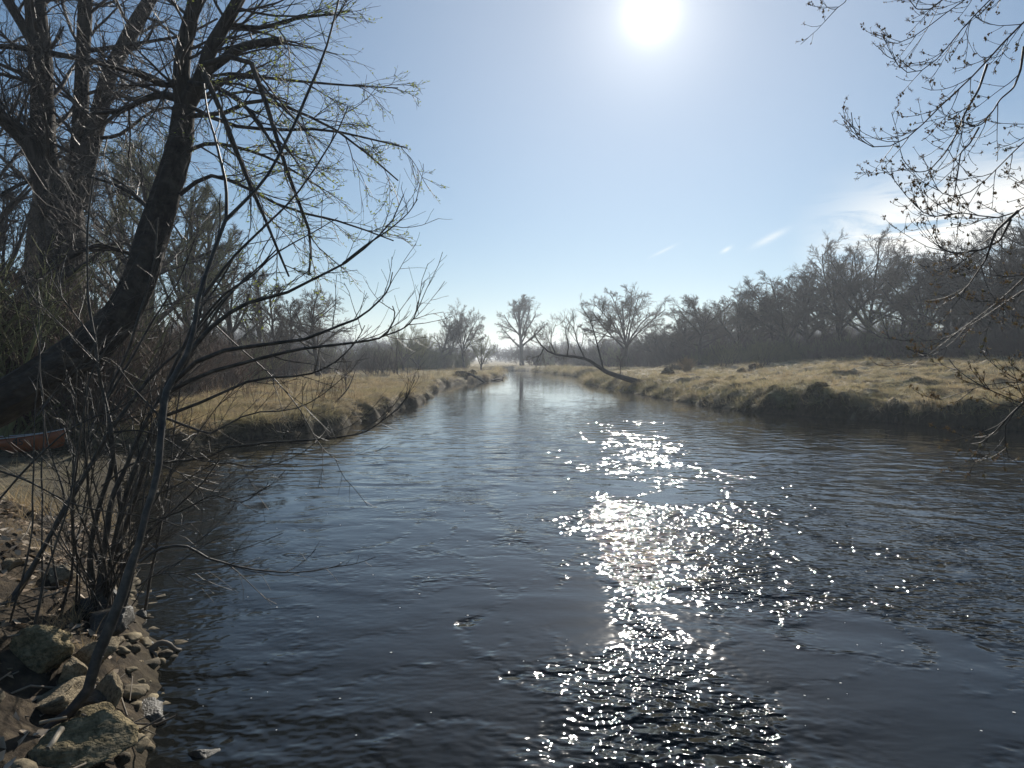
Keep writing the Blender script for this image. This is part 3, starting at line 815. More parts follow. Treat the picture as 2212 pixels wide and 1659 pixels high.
# ------------------------------------------------------------------ bare trees: a few kinds, each built once
def tree_kind(style, H, seed):
    """returns trunk (V,F), crown (V,F) with base at the origin and height H"""
    r = np.random.default_rng(seed)
    K = dict(
        vase=dict(trunk=0.36, n=(12, 10, 10, 8), a=(0.55, 0.6, 0.65, 0.7), L=(0.72, 0.45, 0.42, 0.5), up=(0.03, 0.01, 0.0, 0.0), wig=(0.06, 0.09, 0.12, 0.16), t0=(0.45, 0.25, 0.25, 0.2), r=0.024, env=(0.60, 0.40, 0.42), fill=0.88),
        oak=dict(trunk=0.66, n=(16, 8, 9, 7), a=(0.95, 0.8, 0.75, 0.7), L=(0.62, 0.5, 0.45, 0.5), up=(0.04, 0.0, 0.0, 0.0), wig=(0.13, 0.2, 0.22, 0.22), t0=(0.32, 0.25, 0.25, 0.2), r=0.028, env=(0.60, 0.44, 0.42), fill=0.82),
        lone=dict(trunk=0.84, n=(19, 8, 7, 6), a=(0.8, 0.7, 0.7, 0.7), L=(0.46, 0.42, 0.42, 0.5), up=(0.07, 0.00, -0.02, -0.03), wig=(0.09, 0.13, 0.16, 0.18), t0=(0.26, 0.3, 0.25, 0.2), r=0.026, env=(0.60, 0.36, 0.42), fill=0.80),
        slim=dict(trunk=0.92, n=(22, 7, 6, 5), a=(0.75, 0.6, 0.6, 0.6), L=(0.34, 0.42, 0.45, 0.5), up=(0.08, 0.05, 0.03, 0.02), wig=(0.07, 0.12, 0.15, 0.18), t0=(0.22, 0.25, 0.25, 0.2), r=0.017, env=(0.58, 0.24, 0.44), fill=None),
        willow=dict(trunk=0.30, n=(10, 10, 8, 7), a=(0.6, 0.55, 0.5, 0.5), L=(0.75, 0.45, 0.5, 0.6), up=(0.04, 0.05, 0.08, 0.06), wig=(0.12, 0.13, 0.12, 0.12), t0=(0.3, 0.25, 0.2, 0.2), r=0.030, env=(0.55, 0.50, 0.47), fill=0.85),
    )[style]
    h = K['trunk']
    k = 8
    p = np.zeros((1, k, 3)); p[0, :, 2] = np.linspace(0, h, k)
    p[0, 1:, :2] = np.cumsum(r.normal(0, 0.012, (k - 1, 2)), 0)
    R = (K['r'] * (1 - 0.55 * np.linspace(0, 1, k)))[None]; R[0, 0] *= 1.35
    lv = [(p, R)]
    ks = (6, 5, 4, 3)
    for i in range(4):
        c = spawn(lv[-1][0], lv[-1][1], K['n'][i], r, t0=K['t0'][i], t1=1.0, ang=(K['a'][i], 0.16), length=K['L'][i] * (1 / h if i == 0 else 1) * (1 if i else 1), lvar=0.22,
                  taper_len=0.35, k=ks[i], rr=0.62 if i == 0 else 0.55, up=K['up'][i], wig=K['wig'][i], rmin=(0.004, 0.0022, 0.0014, 0.0011)[i], tip=0.35, env=K['env'], fill=K['fill'] if i == 0 else None)
        lv.append(c)
    zmax = np.quantile(np.concatenate([c[0][..., 2].ravel() for c in lv[2:]]), 0.985)
    # limbs reaching far above the rest would make a spiky outline: fold the height softly
    trunk = join([tubes(lv[0][0] * H / zmax, lv[0][1] * H / zmax, 8), tubes(lv[1][0] * H / zmax, lv[1][1] * H / zmax, 6)])
    crown = join([tubes(c[0] * H / zmax, c[1] * H / zmax, 4 if i == 0 else 3) for i, c in enumerate(lv[2:])])
    return trunk, crown

def shrub_kind(seed, n=16, H=2.5, spread=0.5, lv=(9, 7), rmin=0.006, up=0.10):
    r = np.random.default_rng(seed)
    k = 6
    az = r.random(n) * 6.283; le = np.abs(r.normal(0, spread, n))
    d = np.c_[np.cos(az) * le, np.sin(az) * le, np.ones(n)]; d /= np.linalg.norm(d, axis=1, keepdims=True)
    p = np.empty((n, k, 3)); p[:, 0] = np.c_[r.normal(0, 0.10 * H, n), r.normal(0, 0.10 * H, n), np.full(n, -0.1)]
    Ls = H * (0.7 + 0.35 * r.random(n))
    for j in range(1, k):
        d = d + r.normal(0, 0.09, (n, 3)) + np.array([0, 0, 0.03]); d /= np.linalg.norm(d, axis=1, keepdims=True)
        p[:, j] = p[:, j - 1] + d * (Ls / (k - 1))[:, None]
    R = 0.011 * H * (1 - 0.7 * np.linspace(0, 1, k))[None] * (0.6 + 0.7 * r.random(n))[:, None]
    c1 = spawn(p, R, lv[0], r, t0=0.15, ang=(0.6, 0.2), length=0.42, k=4, up=up, wig=0.14, rmin=rmin)
    c2 = spawn(c1[0], c1[1], lv[1], r, t0=0.15, ang=(0.6, 0.2), length=0.5, k=3, up=up, wig=0.16, rmin=rmin * 0.7)
    return join([tubes(p, R, 5)]), join([tubes(*c1, 3), tubes(*c2, 3)])

KIND = {}
def kind(key, style, seed, H=12.0):
    t, c = tree_kind(style, H, seed)
    KIND[key] = (mesh_np('trunk', t[0], t[1], M_wood_far), mesh_np('crown', c[0], c[1], M_crown_far), H)
for i in range(3): kind('vase%d' % i, 'vase', 100 + i)
for i in range(3): kind('oak%d' % i, 'oak', 200 + i)
kind('lone0', 'lone', 300); kind('lone1', 'lone', 303)
for i in range(2): kind('slim%d' % i, 'slim', 400 + i)
for i in range(2): kind('willow%d' % i, 'willow', 500 + i)
for i in range(3):
    t, c = shrub_kind(600 + i, H=2.5)
    KIND['shrub%d' % i] = (mesh_np('stems', t[0], t[1], M_wood_far), mesh_np('crown', c[0], c[1], M_crown_far), 2.5)
t, c = shrub_kind(610, n=70, H=1.6, spread=0.35, lv=(7, 4), rmin=0.005)
KIND['broom'] = (mesh_np('stems', t[0], t[1], M_straw), mesh_np('crown', c[0], c[1], M_straw), 1.6)

def place(key, name, label, fx, ftop, Y, cat='tree', group=None, sx=1.0, rz=None, mat=None, tilt=(0, 0), base=None):
    X = P(fx, HOR, Y)[0]
    z = gh(X, Y)
    top = P(fx, ftop, Y)[2]
    tm, cm, H0 = KIND[key]
    s = (top - z) / H0
    o = thing(name, label, cat, (X, Y, z - 0.05), rng.random() * 6.28 if rz is None else rz, group, (s * sx, s * sx, s))
    o.rotation_euler[0], o.rotation_euler[1] = tilt
    a = link('stem' if 'shrub' in key or key == 'broom' else 'trunk', tm, o)
    c_ = link('crown', cm, o)
    if mat:
        c_.material_slots[0].link = 'OBJECT'; c_.material_slots[0].material = mat
    return o

ORD = ['first', 'second', 'third', 'fourth', 'fifth', 'sixth', 'seventh', 'eighth', 'ninth', 'tenth', 'eleventh', 'twelfth', 'thirteenth', 'fourteenth', 'fifteenth', 'sixteenth', 'seventeenth', 'eighteenth', 'nineteenth', 'twentieth']
EW = 'bare trees along the edge of the right-hand wood'
place('vase0', 'round_crowned_tree', 'large bare tree with round fan crown behind the leaning willow', 1345, 630, 105, sx=1.3)
edge = [('oak0', 1418, 704, 98), ('oak1', 1450, 692, 95), ('oak2', 1480, 674, 92), ('oak0', 1513, 640, 84), ('vase1', 1556, 652, 92), ('vase2', 1600, 626, 82), ('oak1', 1642, 655, 88), ('slim0', 1672, 640, 80), ('vase0', 1700, 598, 80), ('oak2', 1742, 592, 78), ('oak1', 1778, 598, 84)]
desc = ['low bare tree next to the round-crowned tree', 'low spreading bare tree', 'spreading bare tree', 'dark crooked bare tree standing out against the sky', 'fan-crowned bare tree behind the dark crooked tree', 'round-topped bare tree above the grey-green bushes', 'bare tree in the dip of the wood\'s skyline', 'slender bare tree', 'bare tree where the skyline starts to climb', 'twiggy bare tree', 'bare tree just before the tall pair']
for i, (k_, fx, ft, Y) in enumerate(edge):
    place(k_, 'woodland_tree', '%s, %s from the leaning willow' % (desc[i], ORD[i]), fx, ft, Y, group=EW, sx=1.25)
place('vase2', 'tall_tree', 'tall fan-crowned bare tree, left one of the tall pair above the wood', 1828, 523, 74, sx=1.2, group='tall pair of fan-crowned trees')
place('vase1', 'tall_tree', 'tall fan-crowned bare tree, right one of the tall pair above the wood', 1884, 519, 72, sx=1.25, group='tall pair of fan-crowned trees')
right_edge = [('willow0', 1950, 610, 64, M_crown_green), ('vase0', 1990, 566, 64, None), ('oak1', 2036, 548, 60, None), ('slim1', 2068, 560, 58, None), ('vase2', 2104, 530, 57, None), ('oak2', 2150, 512, 54, None), ('vase1', 2200, 486, 52, None), ('oak0', 2270, 470, 50, None)]
desc2 = ['green-tinged budding tree', 'broad bare tree', 'crooked bare tree', 'slender bare tree', 'fan-crowned bare tree', 'dark bare tree', 'high bare tree at the right-hand picture edge', 'high bare tree cut by the right-hand picture edge']
for i, (k_, fx, ft, Y, mt) in enumerate(right_edge):
    place(k_, 'woodland_tree', '%s, %s right of the tall pair' % (desc2[i], ORD[i]), fx, ft, Y, group=EW, mat=mt, sx=1.15)
j = 0
for fx in range(1390, 2320, 52):
    ft = np.interp(fx, [1390, 1500, 1600, 1700, 1850, 1960, 2212, 2320], [732, 702, 690, 675, 690, 675, 590, 560]) + rng.normal(0, 8)
    Y = np.interp(fx, [1390, 1600, 1850, 2212, 2320], [112, 102, 90, 68, 64]) + rng.normal(0, 4)
    place(['oak0', 'slim0', 'vase1', 'oak2', 'slim1', 'vase0'][j % 6], 'woodland_tree', 'grey bare tree deep inside the right-hand wood, only its twigs showing', fx, ft, Y, group='trees deep inside the right-hand wood')
    j += 1
place('lone0', 'lone_tree', 'lone tall bare tree standing at the far river bend', 1128, 641, 160, sx=1.15)
place('lone1', 'bent_tree', 'bare tree leaning left at the far left bank', 945, 684, 118, sx=1.0, tilt=(0, -0.22))
place('vase0', 'twin_crowned_tree', 'taller bare tree beside the tree leaning left at the far left bank', 1003, 662, 116, sx=0.8)
place('vase2', 'thin_tree', 'bare tree between the leaning one and the taller one on the far left bank', 975, 690, 122, sx=0.7)
place('willow1', 'budding_willow', 'small bare willow at the water edge, far left bank', 1040, 728, 104, mat=M_crown_green)
place('willow0', 'budding_willow', 'pale green budding willow, left of the tree leaning left', 905, 714, 100, mat=M_crown_green)
place('willow1', 'budding_willow', 'darker twiggy willow beside the left-hand river bank', 872, 703, 92, mat=M_crown_green)
place('shrub1', 'shrub', 'dark dome-shaped bare shrub on the left meadow near the bank', 832, 742, 72, cat='shrub', sx=1.5)
place('shrub0', 'shrub', 'low dark shrub just left of the dome-shaped shrub', 800, 757, 70, cat='shrub', sx=1.3)
place('oak1', 'meadow_tree', 'crooked bare tree standing alone on the left meadow behind the branches', 690, 632, 62, sx=1.05, tilt=(0, 0.08))
lt = [('slim0', 622, 645, 60, None, 'slender bare tree left of the crooked meadow tree'), ('slim1', 588, 615, 50, None, 'thin pole-like bare tree at the edge of the left brush'), ('slim0', 556, 585, 54, None, 'bare tree above the left brush, nearest to the meadow'),
      ('lone1', 508, 540, 46, None, 'bare tree behind the sapling stems'), ('slim1', 455, 450, 42, None, 'tall slim bare tree right of the leaning trunk'), ('slim0', 400, 390, 40, M_crown_green, 'yellow-green budding tree behind the leaning trunk'),
      ('lone0', 318, 300, 38, M_crown_green, 'tall budding tree between the big trunks'), ('slim1', 258, 380, 42, None, 'bare tree seen between the multi-stemmed tree and the leaning trunk'),
      ('lone1', 50, 260, 36, None, 'bare tree at the left picture edge behind the brush'), ('slim0', 10, 190, 31, None, 'slim bare tree at the very left picture edge')]
for k_, fx, ft, Y, mt, lb in lt:
    place(k_, 'thicket_tree', lb, fx, ft, Y, group='trees behind the left thicket', mat=mt)

# far tree line and undergrowth
small = [KIND['vase0'][1], KIND['oak0'][1], KIND['willow0'][1], KIND['shrub1'][1], KIND['slim0'][1]]
H0s = np.array([12, 12, 12, 2.5, 12.0])
n_ = 330
Y = 175 + 190 * rg.random(n_); X = (rg.random(n_) * 2 - 1) * 0.75 * Y
ftp = np.interp(X / Y * FPX + CX, [0, 700, 800, 1000, 1100, 1250, 1500, 2212], [690, 715, 735, 748, 752, 742, 720, 690]) + rg.normal(0, 5, n_)
ok = river_d(X, Y) > 3; X, Y, ftp = X[ok], Y[ok], ftp[ok]
z = ground_h(X, Y); hh = (HOR - ftp) / FPX * Y + CAM_Z - z
ix = rg.integers(0, 5, len(X)); s_ = hh / H0s[ix]
wd = np.where(ix == 3, 1.3, 1.25)
scatter('far_treeline', np.c_[X, Y, z - 0.3 * hh], np.c_[np.zeros(len(X)), np.zeros(len(X)), rg.random(len(X)) * 6.28], np.c_[s_ * wd, s_ * wd, s_ * 1.3], ix, small, 'hazy low belt of bare trees along the horizon')

def brush_kind(seed, mat, n=26, H=2.4):
    t, c = shrub_kind(seed, n=n, H=H, spread=0.55, lv=(7, 6), rmin=0.007)
    V, F = join([(t[0], t[1][0])] + [(c[0], f) for f in c[1]])
    return mesh_np('brush', V, F, mat)
brush = [brush_kind(700, M_crown_far), brush_kind(701, M_crown_far), brush_kind(702, M_crown_red), brush_kind(703, M_crown_green), brush_kind(704, M_crown_far)]
pts, rot, scl, idx = [], [], [], []
def brush_band(fx0, fx1, n_, Yf, dY, hf, green=0.1, red=0.2):
    fx = fx0 + (fx1 - fx0) * rg.random(n_)
    Y = np.interp(fx, Yf[0], Yf[1]) + dY * rg.random(n_)
    X = (fx - CX) / FPX * Y
    ok = river_d(X, Y) > 1.2; X, Y, fx = X[ok], Y[ok], fx[ok]
    z = ground_h(X, Y); k = len(X)
    h = np.interp(fx, hf[0], hf[1]) * (0.6 + 0.6 * rg.random(k)) / 2.4
    pts.append(np.c_[X, Y, z - 0.1]); rot.append(np.c_[np.zeros(k), np.zeros(k), rg.random(k) * 6.28]); scl.append(np.c_[h * 1.15, h * 1.15, h])
    u = rg.random(k); idx.append(np.where(u < green, 3, np.where(u < green + red, 2, np.array([0, 1, 4])[rg.integers(0, 3, k)])))
brush_band(1380, 2400, 330, ([1380, 1600, 1850, 2212, 2400], [92, 80, 70, 50, 46]), 22, ([1380, 1600, 1900, 2400], [3.0, 3.6, 3.0, 2.8]), 0.12, 0.1)
brush_band(1480, 2000, 45, ([1480, 1700, 2000], [84, 74, 60]), 3, ([1480, 2000], [2.6, 2.4]), 0.9, 0.0)
brush_band(1700, 2300, 60, ([1700, 1850, 2212, 2400], [72, 64, 46, 44]), 3, ([1380, 2400], [2.2, 2.0]), 0.2, 0.5)
brush_band(-120, 560, 190, ([-120, 200, 420, 560], [24, 27, 33, 44]), 14, ([-120, 560], [3.4, 3.0]), 0.05, 0.45)
brush_band(-150, 330, 60, ([-150, 330], [17.5, 20]), 3.5, ([-150, 330], [1.9, 1.7]), 0.05, 0.5)
brush_band(-150, 300, 34, ([-150, 300], [17, 19]), 5, ([-150, 300], [4.6, 3.8]), 0.1, 0.4)
brush_band(420, 800, 70, ([420, 560, 800], [42, 52, 84]), 26, ([420, 800], [2.8, 3.2]), 0.15, 0.35)
brush_band(780, 1090, 70, ([780, 900, 1090], [92, 100, 126]), 25, ([780, 1090], [3.2, 3.6]), 0.55, 0.05)
brush_band(1150, 1400, 60, ([1150, 1400], [158, 100]), 30, ([1150, 1400], [4.2, 4.0]), 0.2, 0.1)
scatter('undergrowth', np.concatenate(pts), np.concatenate(rot), np.concatenate(scl), np.concatenate(idx), brush, 'tangled bare undergrowth filling the woods on both sides')

# single bushes on the meadows
def bush(key, name, label, fx, fbase, ftop, sx, mat=None):
    q = hit(fx, fbase)
    return place(key, name, label, fx, ftop, q[1], cat='bush', sx=sx, mat=mat)
bush('broom', 'tan_bush', 'round tan straw-coloured bush on the right meadow beside the root clods', 1485, 803, 770, 1.25)
bush('shrub0', 'grey_green_bush', 'grey-green budding bush at the wood edge, left one of two', 1572, 792, 737, 1.35, M_crown_green)
bush('shrub2', 'grey_green_bush', 'grey-green budding bush at the wood edge, right one of two', 1650, 790, 732, 1.35, M_crown_green)
for fx, fb, ft, lb in ((747, 848, 772, 'thin bare sapling on the left meadow near the cut bank'), (590, 838, 735, 'thin bare sapling on the left meadow before the brush'), (1340, 812, 762, 'small bare sapling beside the fallen trunk of the leaning willow'), (640, 822, 748, 'twiggy bare sapling right of the thin one on the left meadow')):
    bush('slim1', 'meadow_sapling', lb, fx, fb, ft, 0.9)

import bmesh
def rock_mesh(seed, mat, cuts=8, sub=4, rough=0.085):
    r = np.random.default_rng(seed)
    bm = bmesh.new(); bmesh.ops.create_icosphere(bm, subdivisions=sub, radius=1.0)
    me = bpy.data.meshes.new('rock'); bm.to_mesh(me); bm.free()
    v = np.empty(len(me.vertices) * 3); me.vertices.foreach_get('co', v); v = v.reshape(-1, 3)
    for i in range(cuts):
        nn = r.normal(size=3); nn /= np.linalg.norm(nn); c = 0.42 + 0.28 * r.random()
        v -= np.maximum(v @ nn - c, 0)[:, None] * nn
    nz = fbm(v[:, 0] * 2.2 + 5 * seed, v[:, 1] * 2.2 + v[:, 2] * 1.7, seed, 5)
    nz2 = fbm(v[:, 1] * 2.6 - 3 * seed, v[:, 2] * 2.6 - v[:, 0] * 1.3, seed + 9, 5)
    v *= (1 + rough * nz + rough * nz2)[:, None]
    me.vertices.foreach_set('co', v.astype(np.float32).ravel())
    me.polygons.foreach_set('use_smooth', np.ones(len(me.polygons), bool))
    me.materials.append(mat); me.update()
    return me

# ------------------------------------------------------------------ the willow leaning over the far right bank
def skel(pts, Y, k, r0, r1, dy=0.0, pw=1.0):
    """digitised branch: frame points at depth Y (drifting by dy), k points, radius r0 -> r1"""
    n = len(pts)
    q = [P(a, c, Y + dy * i / max(1, n - 1)) for i, (a, c) in enumerate(pts)]
    t = np.linspace(0, 1, k)
    return resample(q, k), r0 + (r1 - r0) * t ** pw

def batch(items):
    return np.stack([i[0] for i in items]), np.stack([i[1] for i in items])

def build_parts(root, base, groups):
    """groups: list of (part name, [(V,F)], material, label)"""
    for nm, parts, mat, lb in groups:
        V, F = join(parts)
        o = link(nm, mesh_np(nm, V - np.asarray(base), F, mat), root)
        if lb: o['label'] = lb
        if nm == 'twigs': o['kind'] = 'stuff'

r3 = np.random.default_rng(33)
q0 = hit(1372, 829)
Yw = q0[1]
sk = [skel([(1392, 829), (1340, 814), (1305, 801), (1278, 781), (1253, 772), (1215, 768), (1188, 761), (1165, 741), (1153, 719)], Yw, 14, 0.26, 0.035, 2.0, 0.55)]
br = [skel([(1265, 776), (1248, 741), (1240, 711), (1228, 695)], Yw + 1, 8, 0.065, 0.02, 1), skel([(1225, 769), (1228, 743), (1222, 718), (1226, 700)], Yw + 1, 8, 0.05, 0.018, -1), skel([(1200, 764), (1190, 736), (1200, 700)], Yw + 1.5, 8, 0.045, 0.018, 1),
      skel([(1303, 797), (1290, 743), (1275, 693), (1255, 661)], Yw, 8, 0.075, 0.02, 0.5), skel([(1275, 693), (1292, 690), (1306, 668)], Yw + 0.3, 8, 0.04, 0.018, 0.5), skel([(1290, 743), (1310, 720), (1320, 700)], Yw, 8, 0.04, 0.018, 1), skel([(1175, 751), (1168, 765), (1160, 775)], Yw + 1.8, 8, 0.05, 0.02, 0)]
B = batch(br)
c1 = spawn(B[0], B[1], 10, r3, t0=0.2, ang=(0.6, 0.2), abslen=1.5, k=5, up=0.12, wig=0.12, rmin=0.012)
c1b = spawn(sk[0][0][None], sk[0][1][None], 26, r3, t0=0.5, t1=0.98, ang=(1.0, 0.3), abslen=1.7, taper_len=0.3, k=5, up=0.22, wig=0.12, rmin=0.014, rr=0.25)
c1 = (np.concatenate([c1[0], c1b[0]]), np.concatenate([c1[1], c1b[1]]))
c2 = spawn(c1[0], c1[1], 7, r3, t0=0.2, ang=(0.6, 0.2), length=0.5, k=4, up=0.08, wig=0.14, rmin=0.008)
c3 = spawn(c2[0], c2[1], 5, r3, t0=0.2, ang=(0.6, 0.2), length=0.55, k=3, up=0.05, wig=0.15, rmin=0.006)
root = thing('leaning_willow', 'bare willow leaning far over the river from the right bank', 'tree', tuple(q0))
build_parts(root, q0, [('trunk', [tubes(sk[0][0][None], sk[0][1][None], 10)], M_wood_far, None), *[('limb', [tubes(a[None], c[None], 6)], M_wood_far, None) for a, c in zip(*B)], ('crown', [tubes(*c1, 4), tubes(*c2, 3), tubes(*c3, 3)], M_crown_far, None)])

# ------------------------------------------------------------------ big trees of the left bank
def furrow(sk_, k, sides, amp, seed):
    p = resample(sk_[0], k); R_ = np.interp(np.linspace(0, 1, k), np.linspace(0, 1, len(sk_[1])), sk_[1])
    V, F = tubes(p[None], R_[None], sides)
    th = np.tile(np.arange(sides) / sides * 2 * math.pi, k); tl = np.repeat(np.linspace(0, 1, k), sides) * np.linalg.norm(np.diff(p, axis=0), axis=1).sum()
    ridge_ = 1 - 2 * np.abs(vnoise(np.cos(th) * 4.5 + 9 + 0.25 * tl, np.sin(th) * 4.5 + tl * 0.5, seed))
    ridge_ = ridge_ + 0.6 * (1 - 2 * np.abs(vnoise(np.cos(th) * 9 + tl * 0.6, np.sin(th) * 9 + tl * 1.3, seed + 3)))
    lump = vnoise(np.cos(th) * 1.2 + tl * 0.7, np.sin(th) * 1.2 + tl * 0.5, seed + 5)
    ctr = np.repeat(p, sides, 0)
    return ctr + (V - ctr) * (1 + amp * ridge_ + 0.10 * lump)[:, None], F
r4 = np.random.default_rng(44)
YA = 23.0
QA = YA / 16.0
baseA = P(135, HOR, YA); baseA[2] = gh(baseA[0], YA)
ftA = HOR + (CAM_Z - baseA[2]) / YA * FPX + 14
A0 = skel([(140, ftA), (138, 800), (135, 640), (135, 520), (125, 400)], YA, 12, 0.72 * QA * 0.78, 0.52 * QA * 0.78)
A1 = skel([(118, 470), (98, 360), (92, 260), (90, 167), (82, 60), (70, -60), (50, -220)], YA - 0.3, 14, 0.36 * QA * 0.78, 0.20 * QA * 0.78)
A2 = skel([(160, 450), (170, 330), (176, 200), (182, 60), (190, -60), (200, -200)], YA + 0.2, 14, 0.24 * QA * 0.78, 0.13 * QA * 0.78)
A3 = skel([(168, 450), (190, 340), (213, 250), (235, 165), (285, 67), (330, -10), (390, -120)], YA - 0.1, 14, 0.27 * QA * 0.78, 0.14 * QA * 0.78)
A4 = skel([(100, 440), (70, 330), (30, 270), (-20, 240), (-90, 200)], YA - 0.5, 14, 0.20 * QA * 0.78, 0.09 * QA * 0.78, -1)
A5 = skel([(88, 120), (40, 40), (-10, -40), (-60, -120)], YA - 0.4, 14, 0.15 * QA * 0.78, 0.07 * QA * 0.78, -0.5)
limbsA = [skel([(95, 100), (60, 105), (0, 100), (-60, 110)], YA - 0.4, 10, 0.10 * QA * 0.78, 0.05 * QA * 0.78, -1.5), skel([(110, 115), (180, 128), (260, 145), (330, 165), (390, 200)], YA - 0.6, 10, 0.08 * QA * 0.78, 0.03 * QA * 0.78, -1.5),
          skel([(190, 110), (260, 100), (320, 90), (400, 75), (470, 40)], YA, 10, 0.07 * QA * 0.78, 0.025 * QA * 0.78, -1), skel([(200, 300), (260, 290), (330, 240), (400, 230)], YA - 0.3, 10, 0.06 * QA * 0.78, 0.025 * QA * 0.78, -2),
          skel([(140, 600), (200, 560), (260, 520), (310, 560)], YA - 0.6, 10, 0.07 * QA * 0.78, 0.025 * QA * 0.78, -1.5), skel([(120, 560), (60, 600), (0, 640), (-60, 650)], YA - 0.6, 10, 0.08 * QA * 0.78, 0.03 * QA * 0.78, -1.5), skel([(100, 380), (40, 400), (-30, 440)], YA - 0.6, 10, 0.07 * QA * 0.78, 0.03 * QA * 0.78, -1)]
tA = [A0]; stems = [A1, A2, A3, A4, A5]
BS = batch(stems); BL = batch(limbsA)
l1 = spawn(BS[0], BS[1], 15, r4, t0=0.12, ang=(0.95, 0.25), abslen=2.3 * QA, taper_len=0.2, k=7, up=0.05, wig=0.16, rmin=0.015, rr=0.28)
l1b = spawn(BL[0], BL[1], 8, r4, t0=0.15, ang=(0.8, 0.25), abslen=1.4 * QA, k=7, up=0.02, wig=0.16, rmin=0.012, rr=0.45)
l1c = spawn(A0[0][None], A0[1][None], 34, r4, t0=0.2, ang=(1.2, 0.3), abslen=1.5 * QA, taper_len=0.1, k=7, up=0.06, wig=0.2, rmin=0.010, rr=0.03)
l1 = tuple(np.concatenate([a, b_, c_]) for a, b_, c_ in zip(l1, l1b, l1c))
l2 = spawn(l1[0], l1[1], 11, r4, t0=0.12, ang=(0.8, 0.25), length=0.5, taper_len=0.4, k=5, up=0.0, wig=0.18, rmin=0.007)
l3 = spawn(l2[0], l2[1], 6, r4, t0=0.15, ang=(0.8, 0.25), length=0.5, taper_len=0.3, k=4, up=-0.01, wig=0.2, rmin=0.0045)
l4 = spawn(l3[0], l3[1], 3, r4, t0=0.2, ang=(0.8, 0.25), length=0.5, k=3, up=0.0, wig=0.2, rmin=0.0035)
root = thing('multi_stemmed_tree', 'huge dark multi-stemmed bare tree on the left bank', 'tree', tuple(baseA))
build_parts(root, baseA, [('trunk', [furrow(A0, 60, 40, 0.05, 15)], M_bark, None)])
for s_ in stems:
    build_parts(root, baseA, [('stem', [furrow(s_, 40, 20, 0.045, 25)], M_bark, None)])
build_parts(root, baseA, [*[('limb', [tubes(a[None], c[None], 8)], M_bark, None) for a, c in zip(*BL)], ('crown', [tubes(*l1, 5), tubes(*l2, 3), tubes(*l3, 3), tubes(*l4, 3)], M_twig, None)])
def leaves_on(Pb, n, r, size, mat_parts):
    """little leaf blades along twigs"""
    N, k, _ = Pb.shape
    idx = r.integers(0, N, n); f = r.random(n) * (k - 1); i0 = np.minimum(f.astype(int), k - 2); t = (f - i0)[:, None]
    p = Pb[idx, i0] * (1 - t) + Pb[idx, i0 + 1] * t
    d = r.normal(size=(n, 3)); d[:, 2] = np.abs(d[:, 2]) * 0.6; d /= np.linalg.norm(d, axis=1, keepdims=True)
    s_ = np.cross(d, r.normal(size=(n, 3))); s_ /= np.linalg.norm(s_, axis=1, keepdims=True)
    L = size * (0.6 + 0.8 * r.random(n))[:, None]
    V = np.stack([p, p + d * L * 0.5 + s_ * L * 0.22, p + d * L, p + d * L * 0.5 - s_ * L * 0.22], 1).reshape(-1, 3)
    F = np.arange(n * 4).reshape(-1, 4)
    return V, F

# leaning trunk with its two upright stems
YD = 13.0
pD = [(-330, 985), (-200, 950), (-90, 910), (0, 872), (100, 812), (200, 742), (262, 680), (300, 610), (326, 530), (350, 450), (376, 360), (392, 290), (398, 235)]
D0 = skel(pD, YD - 1.5, 30, 0.43, 0.18, 1.5, 0.8)
D1 = skel([(398, 240), (392, 180), (396, 110), (412, 40), (430, -30), (450, -160)], YD, 14, 0.16, 0.10)
D2 = skel([(396, 240), (420, 200), (442, 150), (455, 105), (490, 45), (520, -10), (570, -110)], YD, 14, 0.15, 0.09, -0.4)
D3 = skel([(436, 162), (456, 148), (476, 133), (500, 115), (526, 101), (565, 93), (609, 88)], YD - 0.1, 14, 0.085, 0.070, -0.5)
limbsD = [skel([(392, 215), (350, 205), (310, 215), (260, 240), (200, 245)], YD, 10, 0.085, 0.03, 1), skel([(395, 160), (360, 185), (320, 170), (260, 150), (200, 135)], YD, 10, 0.06, 0.02, -1),
          skel([(410, 180), (470, 190), (540, 240), (600, 330)], YD - 0.3, 10, 0.05, 0.02, -2), skel([(440, 140), (535, 127), (590, 275), (627, 390), (670, 507), (667, 595)], YD - 2.2, 10, 0.045, 0.015, -0.5),
          skel([(440, 160), (454, 188), (490, 271), (530, 376), (562, 448), (598, 535), (624, 597)], YD - 2.4, 10, 0.045, 0.014, -0.5), skel([(480, 50), (560, 60), (640, 40), (720, 30)], YD, 10, 0.05, 0.018, -1),
          skel([(400, 330), (450, 310), (520, 320), (600, 350), (700, 410)], YD - 0.2, 10, 0.04, 0.014, -1), skel([(400, 250), (480, 245), (560, 215), (640, 240), (740, 290), (860, 390)], YD - 0.2, 10, 0.045, 0.012, -1.2),
          skel([(410, 230), (500, 270), (600, 280), (700, 280), (800, 300), (880, 320)], YD - 0.4, 10, 0.040, 0.010, -0.8), skel([(420, 190), (520, 165), (640, 175), (760, 185), (860, 190)], YD, 10, 0.04, 0.010, 0.5),
          skel([(390, 420), (450, 380), (520, 400), (620, 450), (740, 480), (850, 520)], YD - 0.4, 10, 0.04, 0.010, -1), skel([(345, 480), (300, 430), (250, 400), (190, 380)], YD + 0.3, 10, 0.05, 0.02, 1), skel([(320, 560), (270, 545), (210, 530), (150, 560)], YD - 0.3, 10, 0.045, 0.02, -1)]
B2 = batch([D1, D2]); BLD = batch(limbsD)
l1 = spawn(B2[0], B2[1], 16, r4, t0=0.05, ang=(0.9, 0.25), abslen=1.6, taper_len=0.1, k=7, up=0.0, wig=0.12, rmin=0.012, rr=0.25, bias=(0.5, -0.2, 0))
